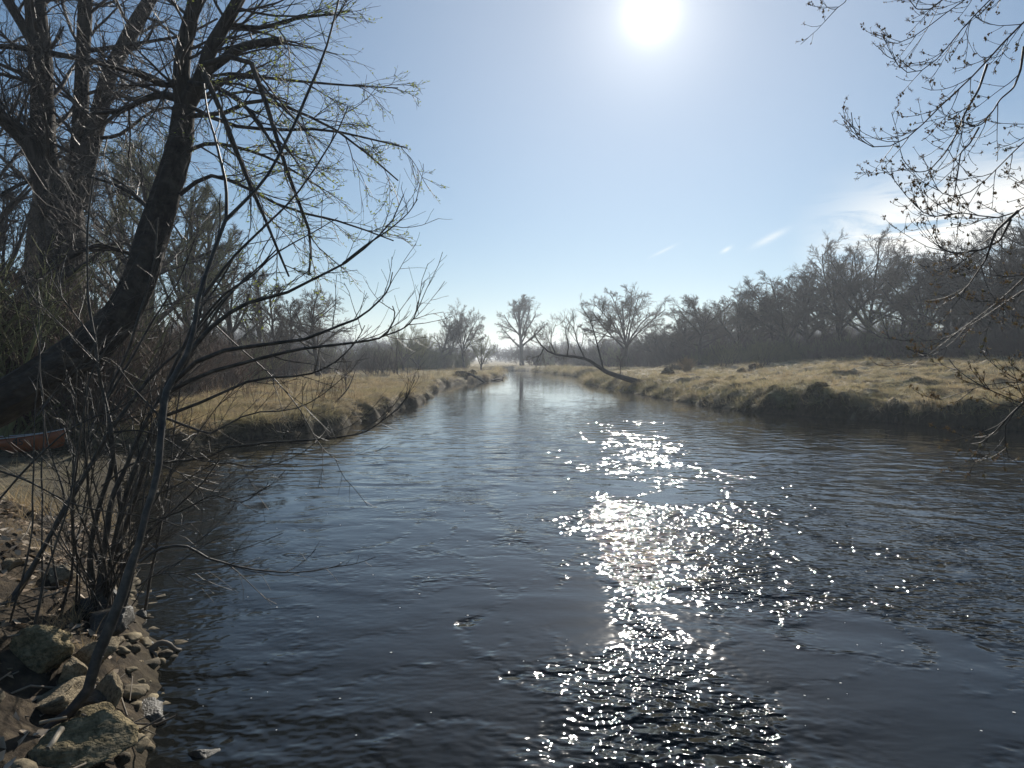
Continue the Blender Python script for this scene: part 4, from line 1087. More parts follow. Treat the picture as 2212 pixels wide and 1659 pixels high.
l1b = spawn(BLD[0], BLD[1], 9, r4, t0=0.15, ang=(0.55, 0.2), abslen=1.05, taper_len=0.3, k=7, up=-0.02, wig=0.10, rmin=0.008, rr=0.5)
l1c = spawn(D0[0][None], D0[1][None], 30, r4, t0=0.35, ang=(1.1, 0.3), abslen=1.3, taper_len=0.1, k=7, up=0.05, wig=0.16, rmin=0.009, rr=0.05)
l1 = tuple(np.concatenate([a, b_, c_]) for a, b_, c_ in zip(l1, l1b, l1c))
l2 = spawn(l1[0], l1[1], 7, r4, t0=0.15, ang=(0.5, 0.2), length=0.55, taper_len=0.35, k=5, up=-0.02, wig=0.11, rmin=0.0055)
l3 = spawn(l2[0], l2[1], 3, r4, t0=0.15, ang=(0.5, 0.2), length=0.55, taper_len=0.3, k=4, up=-0.02, wig=0.12, rmin=0.0038)
baseD = np.array([D0[0][0][0], D0[0][0][1], gh(D0[0][0][0], D0[0][0][1])])
root = thing('leaning_tree', 'bare willow with a thick furrowed trunk leaning in from the left', 'tree', tuple(baseD))
build_parts(root, baseD, [('trunk', [furrow(D0, 120, 56, 0.085, 5)], M_bark_lean, None), ('stem', [tubes(D1[0][None], D1[1][None], 12)], M_bark, None), ('stem', [tubes(D2[0][None], D2[1][None], 12)], M_bark, None)])
Vst, Fst = tubes(D3[0][None], D3[1][None], 12)
nst = len(Vst)
capF = np.array([[nst - 12, nst - 12 + i, nst - 12 + i + 1, nst - 12 + i + 1] for i in range(1, 11)])[:, :3]
o = link('sawn_limb', mesh_np('sawn_limb', Vst - baseD, [Fst, capF], M_bark), root); o['label'] = 'short thick limb sawn off blunt'
build_parts(root, baseD, [*[('limb', [tubes(a[None], c[None], 7)], M_bark, None) for a, c in zip(*BLD)], ('crown', [tubes(*l1, 4), tubes(*l2, 3), tubes(*l3, 3)], M_twig, None)])
sel = (l3[0][:, 0, 0] > P(480, HOR, YD)[0])
lv_ = leaves_on(l3[0][sel], 5200, r4, 0.045, None)
o = link('leaves', mesh_np('leaves', lv_[0] - baseD, lv_[1], M_leaf, smooth=False), root); o['kind'] = 'stuff'; o['label'] = 'tiny yellow-green opening leaves'
# ivy-like young shoots on the multi-stemmed tree are left to its crown

# ------------------------------------------------------------------ saplings and shrub stems on the near left bank
r5 = np.random.default_rng(55)
def stem_thing(name, label, cat, mains, sides, twig_n=(5, 3), twig_len=0.55, mat=M_stem, seed=1, basal=0):
    r = np.random.default_rng(seed)
    def crook(sk_):
        p, R_ = sk_
        t = np.linspace(0, 1, len(p)) * 9 + 40 * r.random()
        w = np.c_[vnoise(t, t * 0 + 3, seed), vnoise(t, t * 0 + 9, seed + 1), vnoise(t, t * 0 + 15, seed + 2)] * 0.012
        w = w * np.minimum(np.linspace(0, 3, len(p)), 1)[:, None]
        return p + w, R_ * (1 + 0.22 * vnoise(t * 2.3, t * 0 + 21, seed))
    def rooted(sk_):
        p, R_ = sk_
        g = gh(p[0][0], p[0][1])
        if p[0][2] > g - 0.03:
            q_ = np.array([p[0][0] - 0.15 * (p[1][0] - p[0][0]), p[0][1], g - 0.06])
            p = np.concatenate([[q_], p]); R_ = np.concatenate([[R_[0] * 1.12], R_])
            p = resample(p, 38); R_ = np.interp(np.linspace(0, 1, 38), np.linspace(0, 1, len(R_)), R_)
        return p, R_
    ms = [rooted(crook(skel(p, Y, 36, a, c, dy, 0.8))) for p, Y, dy, a, c in mains]
    ss = [skel(p, Y, 14, a, c, dy, 0.8) for p, Y, dy, a, c in sides]
    b0 = ms[0][0][0].copy()
    root = thing(name, label, cat, tuple(b0))
    for s_ in ms:
        build_parts(root, b0, [('stem', [tubes(s_[0][None], s_[1][None], 9)], mat, None)])
    for s_ in ss:
        build_parts(root, b0, [('branch', [tubes(s_[0][None], s_[1][None], 6)], mat, None)])
    allp = [(resample(s_[0], 14), np.interp(np.linspace(0, 1, 14), np.linspace(0, 1, len(s_[1])), s_[1])) for s_ in ms + ss]
    Bq = batch(allp)
    if basal:
        nb = basal
        pb = np.empty((nb, 9, 3)); pb[:, 0] = b0 + np.c_[r.normal(0, 0.13, nb), r.normal(0, 0.13, nb), np.full(nb, -0.02)]
        dv_ = np.c_[r.normal(0.12, 0.28, nb), r.normal(0, 0.25, nb), np.ones(nb)]
        Lb = 0.6 + 1.7 * r.random(nb)
        for j in range(1, 9):
            dv_ = dv_ + r.normal(0, 0.09, (nb, 3)); dv_ /= np.linalg.norm(dv_, axis=1, keepdims=True)
            pb[:, j] = pb[:, j - 1] + dv_ * (Lb / 8)[:, None]
        Rb = (0.005 + 0.011 * r.random(nb))[:, None] * np.linspace(1, 0.35, 9)[None]
        for q_, w_ in zip(pb, Rb):
            build_parts(root, b0, [('shoot', [tubes(q_[None], w_[None], 6)], mat, None)])
        pb14 = np.stack([resample(q_, 14) for q_ in pb]); Rb14 = np.stack([np.interp(np.linspace(0, 1, 14), np.linspace(0, 1, 9), w_) for w_ in Rb])
        Bq = (np.concatenate([Bq[0], pb14]), np.concatenate([Bq[1], Rb14]))
        rc = rock_mesh(1777, mat, cuts=5, sub=3, rough=0.22)
        o_ = link('root_crown', rc, root, (0, 0, 0.0)); o_.scale = (0.24, 0.2, 0.17)
    t1 = spawn(Bq[0], Bq[1], twig_n[0], r, t0=0.3, ang=(0.65, 0.2), abslen=twig_len, taper_len=0.3, k=6, up=0.04, wig=0.11, rmin=0.0035, rr=0.4)
    t2 = spawn(t1[0], t1[1], twig_n[1], r, t0=0.2, ang=(0.6, 0.2), length=0.5, k=4, up=0.03, wig=0.12, rmin=0.0022, rr=0.6)
    build_parts(root, b0, [('twigs', [tubes(*t1, 4), tubes(*t2, 3)], mat, None)])
    return root, t1, t2
Y5 = 5.2
stem_thing('sapling', 'smooth grey-brown sapling curving up from the bottom left corner over the water', 'sapling',
    [([(-40, 1680), (20, 1630), (80, 1590), (140, 1548), (190, 1490), (215, 1400), (255, 1310), (275, 1240), (300, 1170), (318, 1090), (337, 1031), (342, 960), (346, 914), (353, 864), (367, 831), (400, 781), (420, 714), (430, 641), (450, 581), (462, 547), (489, 473), (533, 430), (572, 387), (600, 345), (643, 260), (676, 180), (696, 127), (716, 53), (735, -30)], 3.9, 2.0, 0.037, 0.008)],
    [([(489, 473), (488, 400), (473, 333), (463, 293), (448, 240), (440, 180)], 5.4, 0.2, 0.014, 0.006), ([(716, 53), (738, 20), (752, -10)], 5.9, 0.0, 0.008, 0.004),
     ([(395, 785), (430, 735), (467, 698), (520, 661), (560, 648), (617, 633), (667, 608), (717, 583), (765, 556), (812, 513), (844, 483), (872, 420)], 5.1, 0.5, 0.022, 0.004), ([(740, 570), (790, 530), (835, 500), (879, 463), (902, 430)], 5.4, 0.2, 0.010, 0.003),
     ([(365, 835), (442, 770), (520, 752), (590, 742), (667, 731), (718, 708), (763, 693), (800, 668), (825, 643), (840, 623), (848, 588)], 5.0, 0.4, 0.020, 0.004),
     ([(360, 850), (442, 808), (542, 780), (643, 755), (743, 743), (800, 735), (833, 723), (853, 685), (848, 661)], 5.0, 0.3, 0.018, 0.004), ([(820, 729), (868, 711), (893, 688), (904, 656)], 5.25, 0.1, 0.008, 0.003),
     ([(352, 900), (442, 866), (550, 820), (655, 811), (718, 786), (765, 743), (788, 703)], 4.9, 0.4, 0.014, 0.003), ([(440, 640), (500, 560), (560, 500), (640, 420), (720, 300), (752, 230)], 5.2, 0.3, 0.013, 0.004),
     ([(415, 720), (480, 640), (540, 600), (600, 545), (680, 500), (730, 470)], 5.2, 0.3, 0.012, 0.003),
     ([(304, 1213), (336, 1189), (375, 1179), (412, 1183), (444, 1204), (486, 1216), (531, 1228), (607, 1236), (654, 1236), (727, 1224)], 4.6, 0.2, 0.013, 0.003), ([(300, 1265), (330, 1245), (370, 1238), (400, 1245)], 4.5, 0, 0.006, 0.002)], twig_n=(7, 3), twig_len=0.42, seed=5)
stem_thing('shrub', 'many-stemmed bare shrub rising from the rocks on the near left bank', 'shrub',
    [([(215, 1300), (222, 1200), (240, 1100), (270, 1010), (313, 825 + 90), (347, 850), (400, 745), (440, 660), (500, 560)], 5.7, 0.6, 0.030, 0.007),
     ([(205, 1300), (195, 1200), (215, 1090), (240, 1000), (240, 928), (230, 881), (213, 798), (207, 748), (193, 681), (187, 614), (190, 498), (200, 380)], 5.8, 0.2, 0.028, 0.006),
     ([(225, 1290), (245, 1180), (275, 1060), (320, 948), (347, 891), (390, 800), (450, 700), (520, 610), (600, 540)], 5.8, 0.5, 0.027, 0.006),
     ([(230, 1290), (250, 1200), (300, 1050), (338, 930), (372, 840), (405, 760), (430, 680), (445, 600), (470, 500), (480, 420)], 6.0, 0.5, 0.026, 0.006),
     ([(0, 1325), (40, 1275), (110, 1154), (165, 1055), (240, 935), (313, 825), (400, 745), (470, 660), (540, 590)], 5.4, 1.0, 0.028, 0.007),
     ([(210, 1290), (240, 1230), (260, 1130), (250, 1010), (233, 865), (277, 748), (300, 681), (313, 641), (333, 564), (340, 470)], 5.9, 0.2, 0.022, 0.005)],
    [([(233, 862), (290, 765), (327, 698), (353, 658), (390, 600), (420, 520)], 5.9, 0.2, 0.012, 0.004), ([(350, 900), (442, 954 - 20), (467, 930), (542, 893), (630, 885), (693, 855), (755, 803)], 6.1, 0.3, 0.013, 0.003),
     ([(330, 1000), (442, 990), (505, 963), (667, 951), (755, 941), (793, 931), (833, 903), (868, 875), (896, 820)], 6.0, 0.4, 0.014, 0.003), ([(465, 703), (517, 751), (580, 806), (643, 878), (690, 960), (735, 1000)], 5.6, 0.0, 0.006, 0.003),
     ([(300, 1080), (380, 1050), (470, 1000), (560, 1010), (640, 985), (690, 950)], 5.9, 0.3, 0.010, 0.003), ([(320, 1130), (400, 1100), (460, 1070), (520, 1085), (560, 1060)], 5.8, 0.2, 0.009, 0.003),
     ([(240, 935), (300, 930), (360, 950), (420, 990), (470, 1000)], 5.8, 0.1, 0.010, 0.004), ([(220, 1050), (290, 1000), (350, 1005), (400, 1030), (440, 1070)], 5.7, 0.2, 0.009, 0.003),
     ([(205, 740), (170, 690), (140, 650), (110, 600)], 5.8, 0.2, 0.008, 0.003), ([(207, 780), (170, 740), (120, 690), (70, 640)], 5.8, 0.1, 0.007, 0.003)], twig_n=(9, 4), twig_len=0.5, seed=6, basal=24)
for i, (p, Y, a) in enumerate((([(92, 1290), (90, 1120), (93, 1000), (92, 880), (88, 790), (80, 690), (70, 600)], 5.6, 0.009), ([(130, 1300), (110, 1160), (140, 1080), (105, 960), (95, 880), (85, 760), (60, 650), (55, 560)], 5.8, 0.010), ([(20, 1350), (60, 1200), (75, 1050), (78, 900), (82, 800), (90, 680)], 5.0, 0.008), ([(150, 1300), (165, 1180), (190, 1050), (185, 960), (160, 880), (150, 840)], 6.0, 0.010),
        ([(60, 1420), (85, 1300), (110, 1200), (150, 1060), (180, 900), (205, 800), (260, 700)], 4.6, 0.011), ([(-20, 1100), (60, 1010), (150, 930), (250, 880), (340, 840), (420, 830)], 5.2, 0.009), ([(-20, 1010), (60, 1040), (160, 1090), (260, 1110), (360, 1130), (420, 1150)], 5.0, 0.007))):
    stem_thing('whip_shoot', ['thin upright shoot crossing the canoe', 'thin forked shoot just right of the canoe number', 'thin shoot rising nearest the left picture edge', 'thin shoot leaning against the many-stemmed shrub', 'long slender shoot slanting right out of the leaf litter', 'slender shoot slanting upward from the left picture edge', 'thin low shoot drooping right from the left picture edge'][i], 'shoot', [(p, Y, 0.3, a, 0.0025)], [([p[len(p) // 2], (p[len(p) // 2][0] + 50, p[len(p) // 2][1] - 60), (p[len(p) // 2][0] + 120, p[len(p) // 2][1] - 140)], Y, 0.2, 0.005, 0.002)], twig_n=(4, 2), twig_len=0.35, seed=70 + i)

# ------------------------------------------------------------------ maple reaching in from the right
r6 = np.random.default_rng(66)
YM = 5.6
tr = np.array([[6.6, 1.4, 0.6], [6.5, 1.45, 2.2], [6.45, 1.6, 4.0], [6.3, 1.9, 6.0], [6.0, 2.3, 8.5]])
trk = (resample(tr, 14), np.linspace(0.20, 0.09, 14))
def mbr(pts, Y, dy, r0, r1, zt=None, tail=True):
    q = [P(a, c, Y + dy * i / (len(pts) - 1)) for i, (a, c) in enumerate(pts)]
    if tail:
        d_ = q[0] - q[2]; d_ /= np.linalg.norm(d_)
        e1 = q[0] + d_ * 0.45 + np.array([0.12, -0.15, 0]); e2 = q[0] + d_ * 0.9 + np.array([0.6, -0.7, 0]); e = np.array([6.42, 1.65, max(min(e2[2] - 0.3, 8.0), 1.6)])
        q = [e, e2 * 0.5 + e * 0.5, e2, e1] + q
    q = np.array(q); sl = np.concatenate([[0], np.cumsum(np.linalg.norm(np.diff(q, axis=0), axis=1))])
    qq = np.stack([np.interp(np.linspace(0, sl[-1], 40), sl, q[:, i_]) for i_ in range(3)], 1)
    qq[1:-1] = 0.25 * qq[:-2] + 0.5 * qq[1:-1] + 0.25 * qq[2:]
    p = resample(qq, 46)
    return p, r0 + (r1 - r0) * np.linspace(0, 1, 46) ** 0.7
MB = [mbr([(2212, 45), (2184, 69), (2160, 99), (2133, 138), (2100, 165), (2070, 195), (2040, 219), (2010, 249), (1980, 282), (1956, 309), (1926, 324), (1890, 325), (1860, 318), (1843, 303), (1840, 270), (1839, 243)], 5.2, 0.6, 0.022, 0.003, 4.6),
      mbr([(2133, 138), (2115, 192), (2082, 249), (2064, 294), (2040, 333), (2007, 369), (1980, 373), (1962, 360), (1947, 339)], 5.4, 0.3, 0.010, 0.003, tail=False),
      mbr([(2230, -90), (2170, -30), (2136, 0), (2100, 39), (2064, 75), (2031, 126), (2004, 153), (1962, 171), (1941, 159), (1932, 132), (1927, 111)], 5.6, 0.4, 0.018, 0.003, 5.6),
      mbr([(2180, -90), (2130, -30), (2090, 0), (2040, 24), (1992, 72), (1956, 93), (1920, 105), (1902, 102), (1905, 72)], 6.0, 0.4, 0.016, 0.003, 6.0),
      mbr([(2100, -60), (2060, -20), (2010, 20), (1980, 20), (1965, 0)], 6.2, 0.3, 0.012, 0.003, tail=False),
      mbr([(2250, 270), (2212, 306), (2184, 333), (2145, 372), (2115, 405), (2082, 432), (2046, 432), (2028, 420), (2016, 399)], 5.0, 0.5, 0.018, 0.003, 3.9),
      mbr([(2212, 100), (2205, 150), (2190, 190), (2160, 215), (2145, 240), (2120, 270), (2095, 275), (2088, 255)], 5.2, 0.3, 0.010, 0.003, tail=False),
      mbr([(2115, 275), (2095, 310), (2075, 330), (2068, 380), (2062, 420), (2075, 440)], 5.4, 0.1, 0.007, 0.003, tail=False),
      mbr([(2260, 420), (2212, 444), (2184, 474), (2145, 477), (2100, 465), (2060, 445), (2040, 480), (2010, 482), (1985, 460), (1970, 432)], 5.0, 0.3, 0.020, 0.003, 3.6),
      mbr([(2200, 455), (2150, 500), (2130, 560), (2090, 620), (2050, 640)], 5.0, 0.3, 0.012, 0.003, tail=False),
      mbr([(2184, 474), (2160, 520), (2120, 540), (2060, 548), (2030, 535), (2018, 510)], 5.2, 0.2, 0.010, 0.003, tail=False),
      mbr([(2280, 540), (2212, 599), (2163, 649), (2103, 693), (2053, 726), (2017, 759), (1990, 786), (1957, 793), (1920, 796)], 5.0, 0.8, 0.016, 0.002, 3.3),
      mbr([(2260, 600), (2212, 625), (2150, 668), (2090, 710), (2030, 735)], 5.1, 0.6, 0.012, 0.003, 3.2),
      mbr([(2280, 900), (2212, 873), (2170, 856), (2120, 836), (2087, 813), (2060, 796), (2050, 776)], 4.8, 0.6, 0.014, 0.003, 2.9),
      mbr([(2280, 830), (2212, 826), (2153, 823), (2103, 839), (2053, 856), (2030, 864)], 4.9, 0.4, 0.014, 0.002, 2.9),
      mbr([(2212, 869), (2180, 899), (2150, 933), (2120, 956), (2097, 959)], 4.9, 0.3, 0.009, 0.002, tail=False),
      mbr([(2190, 890), (2172, 920), (2172, 960), (2180, 995)], 4.9, 0.1, 0.005, 0.002, tail=False),
      mbr([(1840, -20), (1825, 5), (1805, 20), (1790, 18)], 6.2, 0.1, 0.005, 0.002, tail=False)]
BM = batch(MB)
vis = 0.25
plen_ = np.linalg.norm(np.diff(BM[0], axis=1), axis=-1).sum(1)
c1 = spawn(BM[0], BM[1], np.clip((plen_ * 12).astype(int), 3, 40), r6, t0=0.25, ang=(0.52, 0.15), abslen=0.5, taper_len=0.5, k=6, up=0.10, wig=0.09, rmin=0.0034, rr=0.4)
c2 = spawn(c1[0], c1[1], 4, r6, t0=0.2, ang=(0.7, 0.25), length=0.42, k=5, up=0.18, wig=0.10, rmin=0.0026, rr=0.7)
baseM = np.array([6.6, 1.4, gh(6.6, 1.4)])
trk[0][0][2] = baseM[2] - 0.1
root = thing('maple_tree', 'budding maple reaching in over the river from the right picture edge', 'tree', tuple(baseM))
build_parts(root, baseM, [('trunk', [tubes(trk[0][None], trk[1][None], 12)], M_bark, None)])
build_parts(root, baseM, [*[('limb', [tubes(a[None], c[None], 7)], M_twig, None) for a, c in zip(*BM)], ('crown', [tubes(*c1, 4), tubes(*c2, 3)], M_twig, None)])
def bud_clusters(Pb, r, per, size):
    tips = np.concatenate([Pb[:, -1], Pb[:, -2] * 0.5 + Pb[:, -1] * 0.5, Pb[:, -3]])
    keep = r.random(len(tips)) < 0.6
    tips = tips[keep]
    n = len(tips)
    big = np.where(r.random(n) < 0.25, 1.7, 0.8)
    c = np.repeat(tips, per, 0) + r.normal(0, size * 0.7, (n * per, 3)) * np.repeat(big, per)[:, None]
    s_ = size * (0.4 + 0.7 * r.random(n * per)) * np.repeat(big, per)
    oct_ = np.array([[1, 0, 0], [-1, 0, 0], [0, 1, 0], [0, -1, 0], [0, 0, 1.3], [0, 0, -1.3]])
    V = (c[:, None, :] + oct_[None] * s_[:, None, None] * (0.7 + 0.6 * r.random((n * per, 6, 1)))).reshape(-1, 3)
    f = np.array([[0, 2, 4], [2, 1, 4], [1, 3, 4], [3, 0, 4], [2, 0, 5], [1, 2, 5], [3, 1, 5], [0, 3, 5]])
    F = (np.arange(n * per) * 6)[:, None, None] + f[None]
    return V, F.reshape(-1, 3)
bv = join([bud_clusters(c1[0], r6, 3, 0.0062), bud_clusters(c2[0], r6, 3, 0.0055)])
o = link('blossoms', mesh_np('blossoms', bv[0] - baseM, bv[1], M_bud, smooth=False), root); o['kind'] = 'stuff'; o['label'] = 'small reddish-brown flower clusters on the twigs'
# open flower sprays: short thin points round the larger clusters
tips = c2[0][:, -1][r6.random(len(c2[0])) < 0.5]
sp = np.repeat(tips, 7, 0)
dd = r6.normal(size=sp.shape); dd /= np.linalg.norm(dd, axis=1, keepdims=True)
sv = tubes(np.stack([sp, sp + dd * 0.022], 1), np.full((len(sp), 2), 0.0016), 3)
o = link('flower_sprays', mesh_np('flower_sprays', sv[0] - baseM, sv[1], M_bud), root); o['kind'] = 'stuff'

# ------------------------------------------------------------------ rocks of the near bank
def Z4(x, y): return (x * 0.2334, 1272 + y * 0.2334)
rocks = [  # zoom box x0,y0,x1,y1, base height, material, label
    (1750, 1440, 1990, 1640, -0.06, M_rock_wet, 'dark wedge stone mostly under water, farthest out from the bank'),
    (1130, 950, 1600, 1270, -0.08, M_rock_wet, 'big dark wedge-shaped stone standing in the water with a pale tip'),
    (1150, 1300, 1400, 1530, -0.05, M_rock, 'rough yellowish stone at the water edge below the wedge stone'),
    (915, 690, 1320, 990, -0.08, M_rock, 'pale flat-topped stone with a dark shaded side at the water edge'),
    (1110, 465, 1365, 570, -0.02, M_rock_wet, 'small dark wet stone beside the driftwood root'),
    (480, 760, 830, 1010, 0.12, M_rock, 'large pale stone left of the sapling'),
    (850, 855, 1075, 1180, 0.0, M_rock, 'block-shaped pale stone right of the sapling'),
    (690, 555, 1010, 730, 0.10, M_rock, 'pale slanted stone behind the sapling'),
    (60, 510, 490, 770, 0.28, M_rock_moss, 'mossy stone among the dead leaves'),
    (330, 1400, 960, 1720, 0.10, M_rock_moss, 'big mossy boulder at the bottom edge'),
    (120, 1005, 720, 1110, 0.20, M_rock, 'long flat slab stone under the sapling'),
    (660, 1230, 990, 1370, 0.08, M_rock_moss, 'crumbling yellow-brown stone above the mossy boulder'),
    (790, 250, 1130, 490, 0.05, M_rock_wet, 'large dark stone below the shrub stems'),
    (1150, 205, 1325, 295, -0.01, M_rock_wet, 'small flat wet stone at the water edge near the shrub'),
    (1100, 285, 1225, 430, -0.02, M_rock, 'small pale stone catching light at the water edge'),
    (800, 1390, 985, 1600, 0.02, M_rock, 'pale stone tucked beside the mossy boulder'),
    (560, 1080, 860, 1180, 0.12, M_rock_wet, 'low dark stone between the slab and the sapling'),
    (380, -90, 640, 40, 0.25, M_rock, 'pale stone under the shrub by the leaf litter'),
    (900, 20, 1080, 130, 0.05, M_rock_wet, 'dark stone at the foot of the shrub by the water'),
    (-60, -220, 160, -110, 0.45, M_rock, 'pale stone at the left picture edge below the blond grass')]
for i, (x0, y0, x1, y1, zb, mt, lb) in enumerate(rocks):
    (a0, b0), (a1, b1) = Z4(x0, y0), Z4(x1, y1)
    q = PZ((a0 + a1) / 2, b1, max(zb, 0))
    dist = math.hypot(q[1], CAM_Z - zb)
    w = (a1 - a0) / FPX * dist * 0.69; h = (b1 - b0) / FPX * dist * 0.70
    q = PZ((a0 + a1) / 2, (b0 + b1) / 2, zb + h * 0.6)
    me = rock_mesh(900 + i * 3, mt)
    if zb >= 0:
        q = hit((a0 + a1) / 2, b1 - 0.25 * (b1 - b0)); q[1] += w * 0.35
        zb = max(gh(q[0], q[1]), zb)
    o = link('rock', me, None, (q[0], q[1], zb + h * 0.30))
    o.scale = (w * 0.92, w * (0.75 + 0.15 * rng.random()), max(h * 1.1, w * 0.5)); o.rotation_euler = (rng.normal(0, 0.15), rng.normal(0, 0.15), rng.normal(0, 0.5))
    tag(o, lb, 'rock', 'riprap rocks of the near left bank')

base_st = []
for i in range(6):
    me = rock_mesh(1500 + i, M_rock, cuts=10, sub=2, rough=0.08)
    v = np.empty(len(me.vertices) * 3); me.vertices.foreach_get('co', v)
    f = np.empty(len(me.polygons) * 3, np.int32); me.polygons.foreach_get('vertices', f)
    base_st.append((v.reshape(-1, 3), f.reshape(-1, 3))); bpy.data.meshes.remove(me)
stones = []
qs = resample([(a, b_) for a, b_ in SHORE_NEAR[6:13]], 400)
for i in range(190):
    a = qs[rng.integers(0, 400)]; off = abs(rng.normal(0, 0.45)) - 0.12
    x, y = a[0] - off * 0.9 + rng.normal(0, 0.1), a[1] - off * 0.25
    sz = 0.02 + 0.09 * rng.random() ** 2.6
    v, f = base_st[i % 6]
    ca, sa = math.cos(i), math.sin(i)
    vv = np.c_[v[:, 0] * ca - v[:, 1] * sa, v[:, 0] * sa + v[:, 1] * ca, v[:, 2] * 0.65] * sz + [x, y, max(gh(x, y), -0.02) - sz * 0.05]
    stones.append((vv, f))
V, F = join(stones)
o = link('rubble', mesh_np('rubble', V, F, M_rubble, smooth=False)); tag(o, 'small broken stones and rubble along the near left water edge', None, None, 'stuff')
# dead leaves and small sticks
xl = -6.5 + 5.2 * rg.random(9000); yl = 2.8 + 7.5 * rg.random(9000)
d = river_d(xl, yl); dens = np.clip(0.55 + 0.6 * vnoise(xl * 1.3, yl * 1.3, 15), 0, 1)
ok = (d > 0.25) & (rg.random(9000) < dens) & (zones(xl, yl)[0] > 0.25); xl, yl = xl[ok], yl[ok]
zl = ground_h(xl, yl) + 0.012
nl = len(xl)
az = rg.random(nl) * 6.28; L = 0.024 + 0.036 * rg.random(nl)
u = np.c_[np.cos(az), np.sin(az), rg.normal(0, 0.35, nl)]; s_ = np.c_[-np.sin(az), np.cos(az), rg.normal(0, 0.35, nl)]
c = np.c_[xl, yl, zl]
V = np.stack([c - u * L[:, None], c + s_ * L[:, None] * 0.55 + [0, 0, 0.008], c + u * L[:, None], c - s_ * L[:, None] * 0.55 + [0, 0, 0.008]], 1).reshape(-1, 3)
o = link('leaf_litter', mesh_np('leaf_litter', V, np.arange(nl * 4).reshape(-1, 4), M_litter, smooth=False)); tag(o, 'pale curled dead leaves lying over the near left bank', None, None, 'stuff')
ns = 520
xs_ = -6.0 + 4.4 * rg.random(ns); ys_ = 2.8 + 8 * rg.random(ns); ok = (river_d(xs_, ys_) > 0.1); xs_, ys_ = xs_[ok], ys_[ok]; ns = len(xs_)
zs_ = ground_h(xs_, ys_) + 0.02
az = rg.random(ns) * 6.28; Ls = 0.1 + 0.3 * rg.random(ns)
a = np.c_[xs_, ys_, zs_]; dv = np.c_[np.cos(az), np.sin(az), rg.normal(0.1, 0.25, ns)] * Ls[:, None]
Pn = np.stack([a, a + dv * 0.5 + rg.normal(0, 0.02, (ns, 3)), a + dv], 1)
V, F = tubes(Pn, np.repeat((0.0025 + 0.005 * rg.random(ns))[:, None], 3, 1), 4)
o = link('twig_litter', mesh_np('twig_litter', V, F, M_drift)); tag(o, 'broken twigs scattered over the near left bank', None, None, 'stuff')
# dark woody debris along the mud step before the canoe
nd = 900
fx = -40 + 820 * rg.random(nd); fy = np.interp(fx, [-40, 400, 800], [975, 965, 945]) + rg.normal(0, 9, nd)
a = np.array([PZ(p_, q_, 0.15) for p_, q_ in zip(fx, fy)]); ok = river_d(a[:, 0], a[:, 1]) > -0.5; a = a[ok]; nd = len(a)
a[:, 2] = np.maximum(ground_h(a[:, 0], a[:, 1]), 0) + 0.02
az = rg.normal(0, 0.6, nd); Ls = 0.15 + 0.45 * rg.random(nd)
dv = np.c_[np.cos(az), np.sin(az), rg.normal(0.05, 0.3, nd)] * Ls[:, None]
Pn = np.stack([a, a + dv * 0.5 + rg.normal(0, 0.03, (nd, 3)), a + dv], 1)
V, F = tubes(Pn, np.repeat((0.004 + 0.012 * rg.random(nd))[:, None], 3, 1), 4)
o = link('bank_debris', mesh_np('bank_debris', V, F, M_mudclod)); tag(o, 'dark woody debris along the muddy step in front of the canoe', None, None, 'stuff')

def stick(name, label, pts, z, r0, r1, mat, cat='stick'):
    q = [PZ(*Z4(a, c), zz) for (a, c), zz in zip(pts, z)]
    p = resample(q, 12); b0 = p[0].copy()
    V, F = tubes((p - b0)[None], np.linspace(r0, r1, 12)[None], 7)
    return tag(link(name, mesh_np(name, V, F, mat), None, tuple(b0)), label, cat)
stick('peeled_stick', 'pale peeled stick lying beside the mossy boulder', [(440, 1480), (490, 1420), (540, 1340), (575, 1290)], [0.42, 0.43, 0.44, 0.45], 0.013, 0.016, M_pale)
stick('yellow_stick', 'thin yellowish stick lying left of the sapling', [(370, 1240), (480, 1215), (620, 1190)], [0.35, 0.36, 0.36], 0.010, 0.008, M_pale)
stick('water_twig', 'long thin twig poking out over the water with a dead leaf clump', [(760, 1160), (900, 1220), (1150, 1260), (1330, 1300), (1440, 1345)], [0.28, 0.25, 0.2, 0.14, 0.06], 0.007, 0.003, M_drift)
stick('split_stick', 'short pale split stick standing in the gap between stones', [(1035, 1480), (1060, 1420), (1095, 1330)], [0.05, 0.12, 0.2], 0.012, 0.008, M_pale)
stick('driftwood_root', 'knotty driftwood root reaching into the water', [(1330, 600), (1400, 560), (1480, 500), (1560, 510), (1620, 560), (1670, 565)], [0.03, 0.06, 0.10, 0.09, 0.03, 0.0], 0.03, 0.014, M_drift, 'driftwood')
stick('driftwood_branch', 'bent driftwood branch below the knotty root', [(1340, 640), (1400, 580), (1440, 610), (1465, 660)], [0.02, 0.06, 0.05, 0.0], 0.014, 0.008, M_drift, 'driftwood')

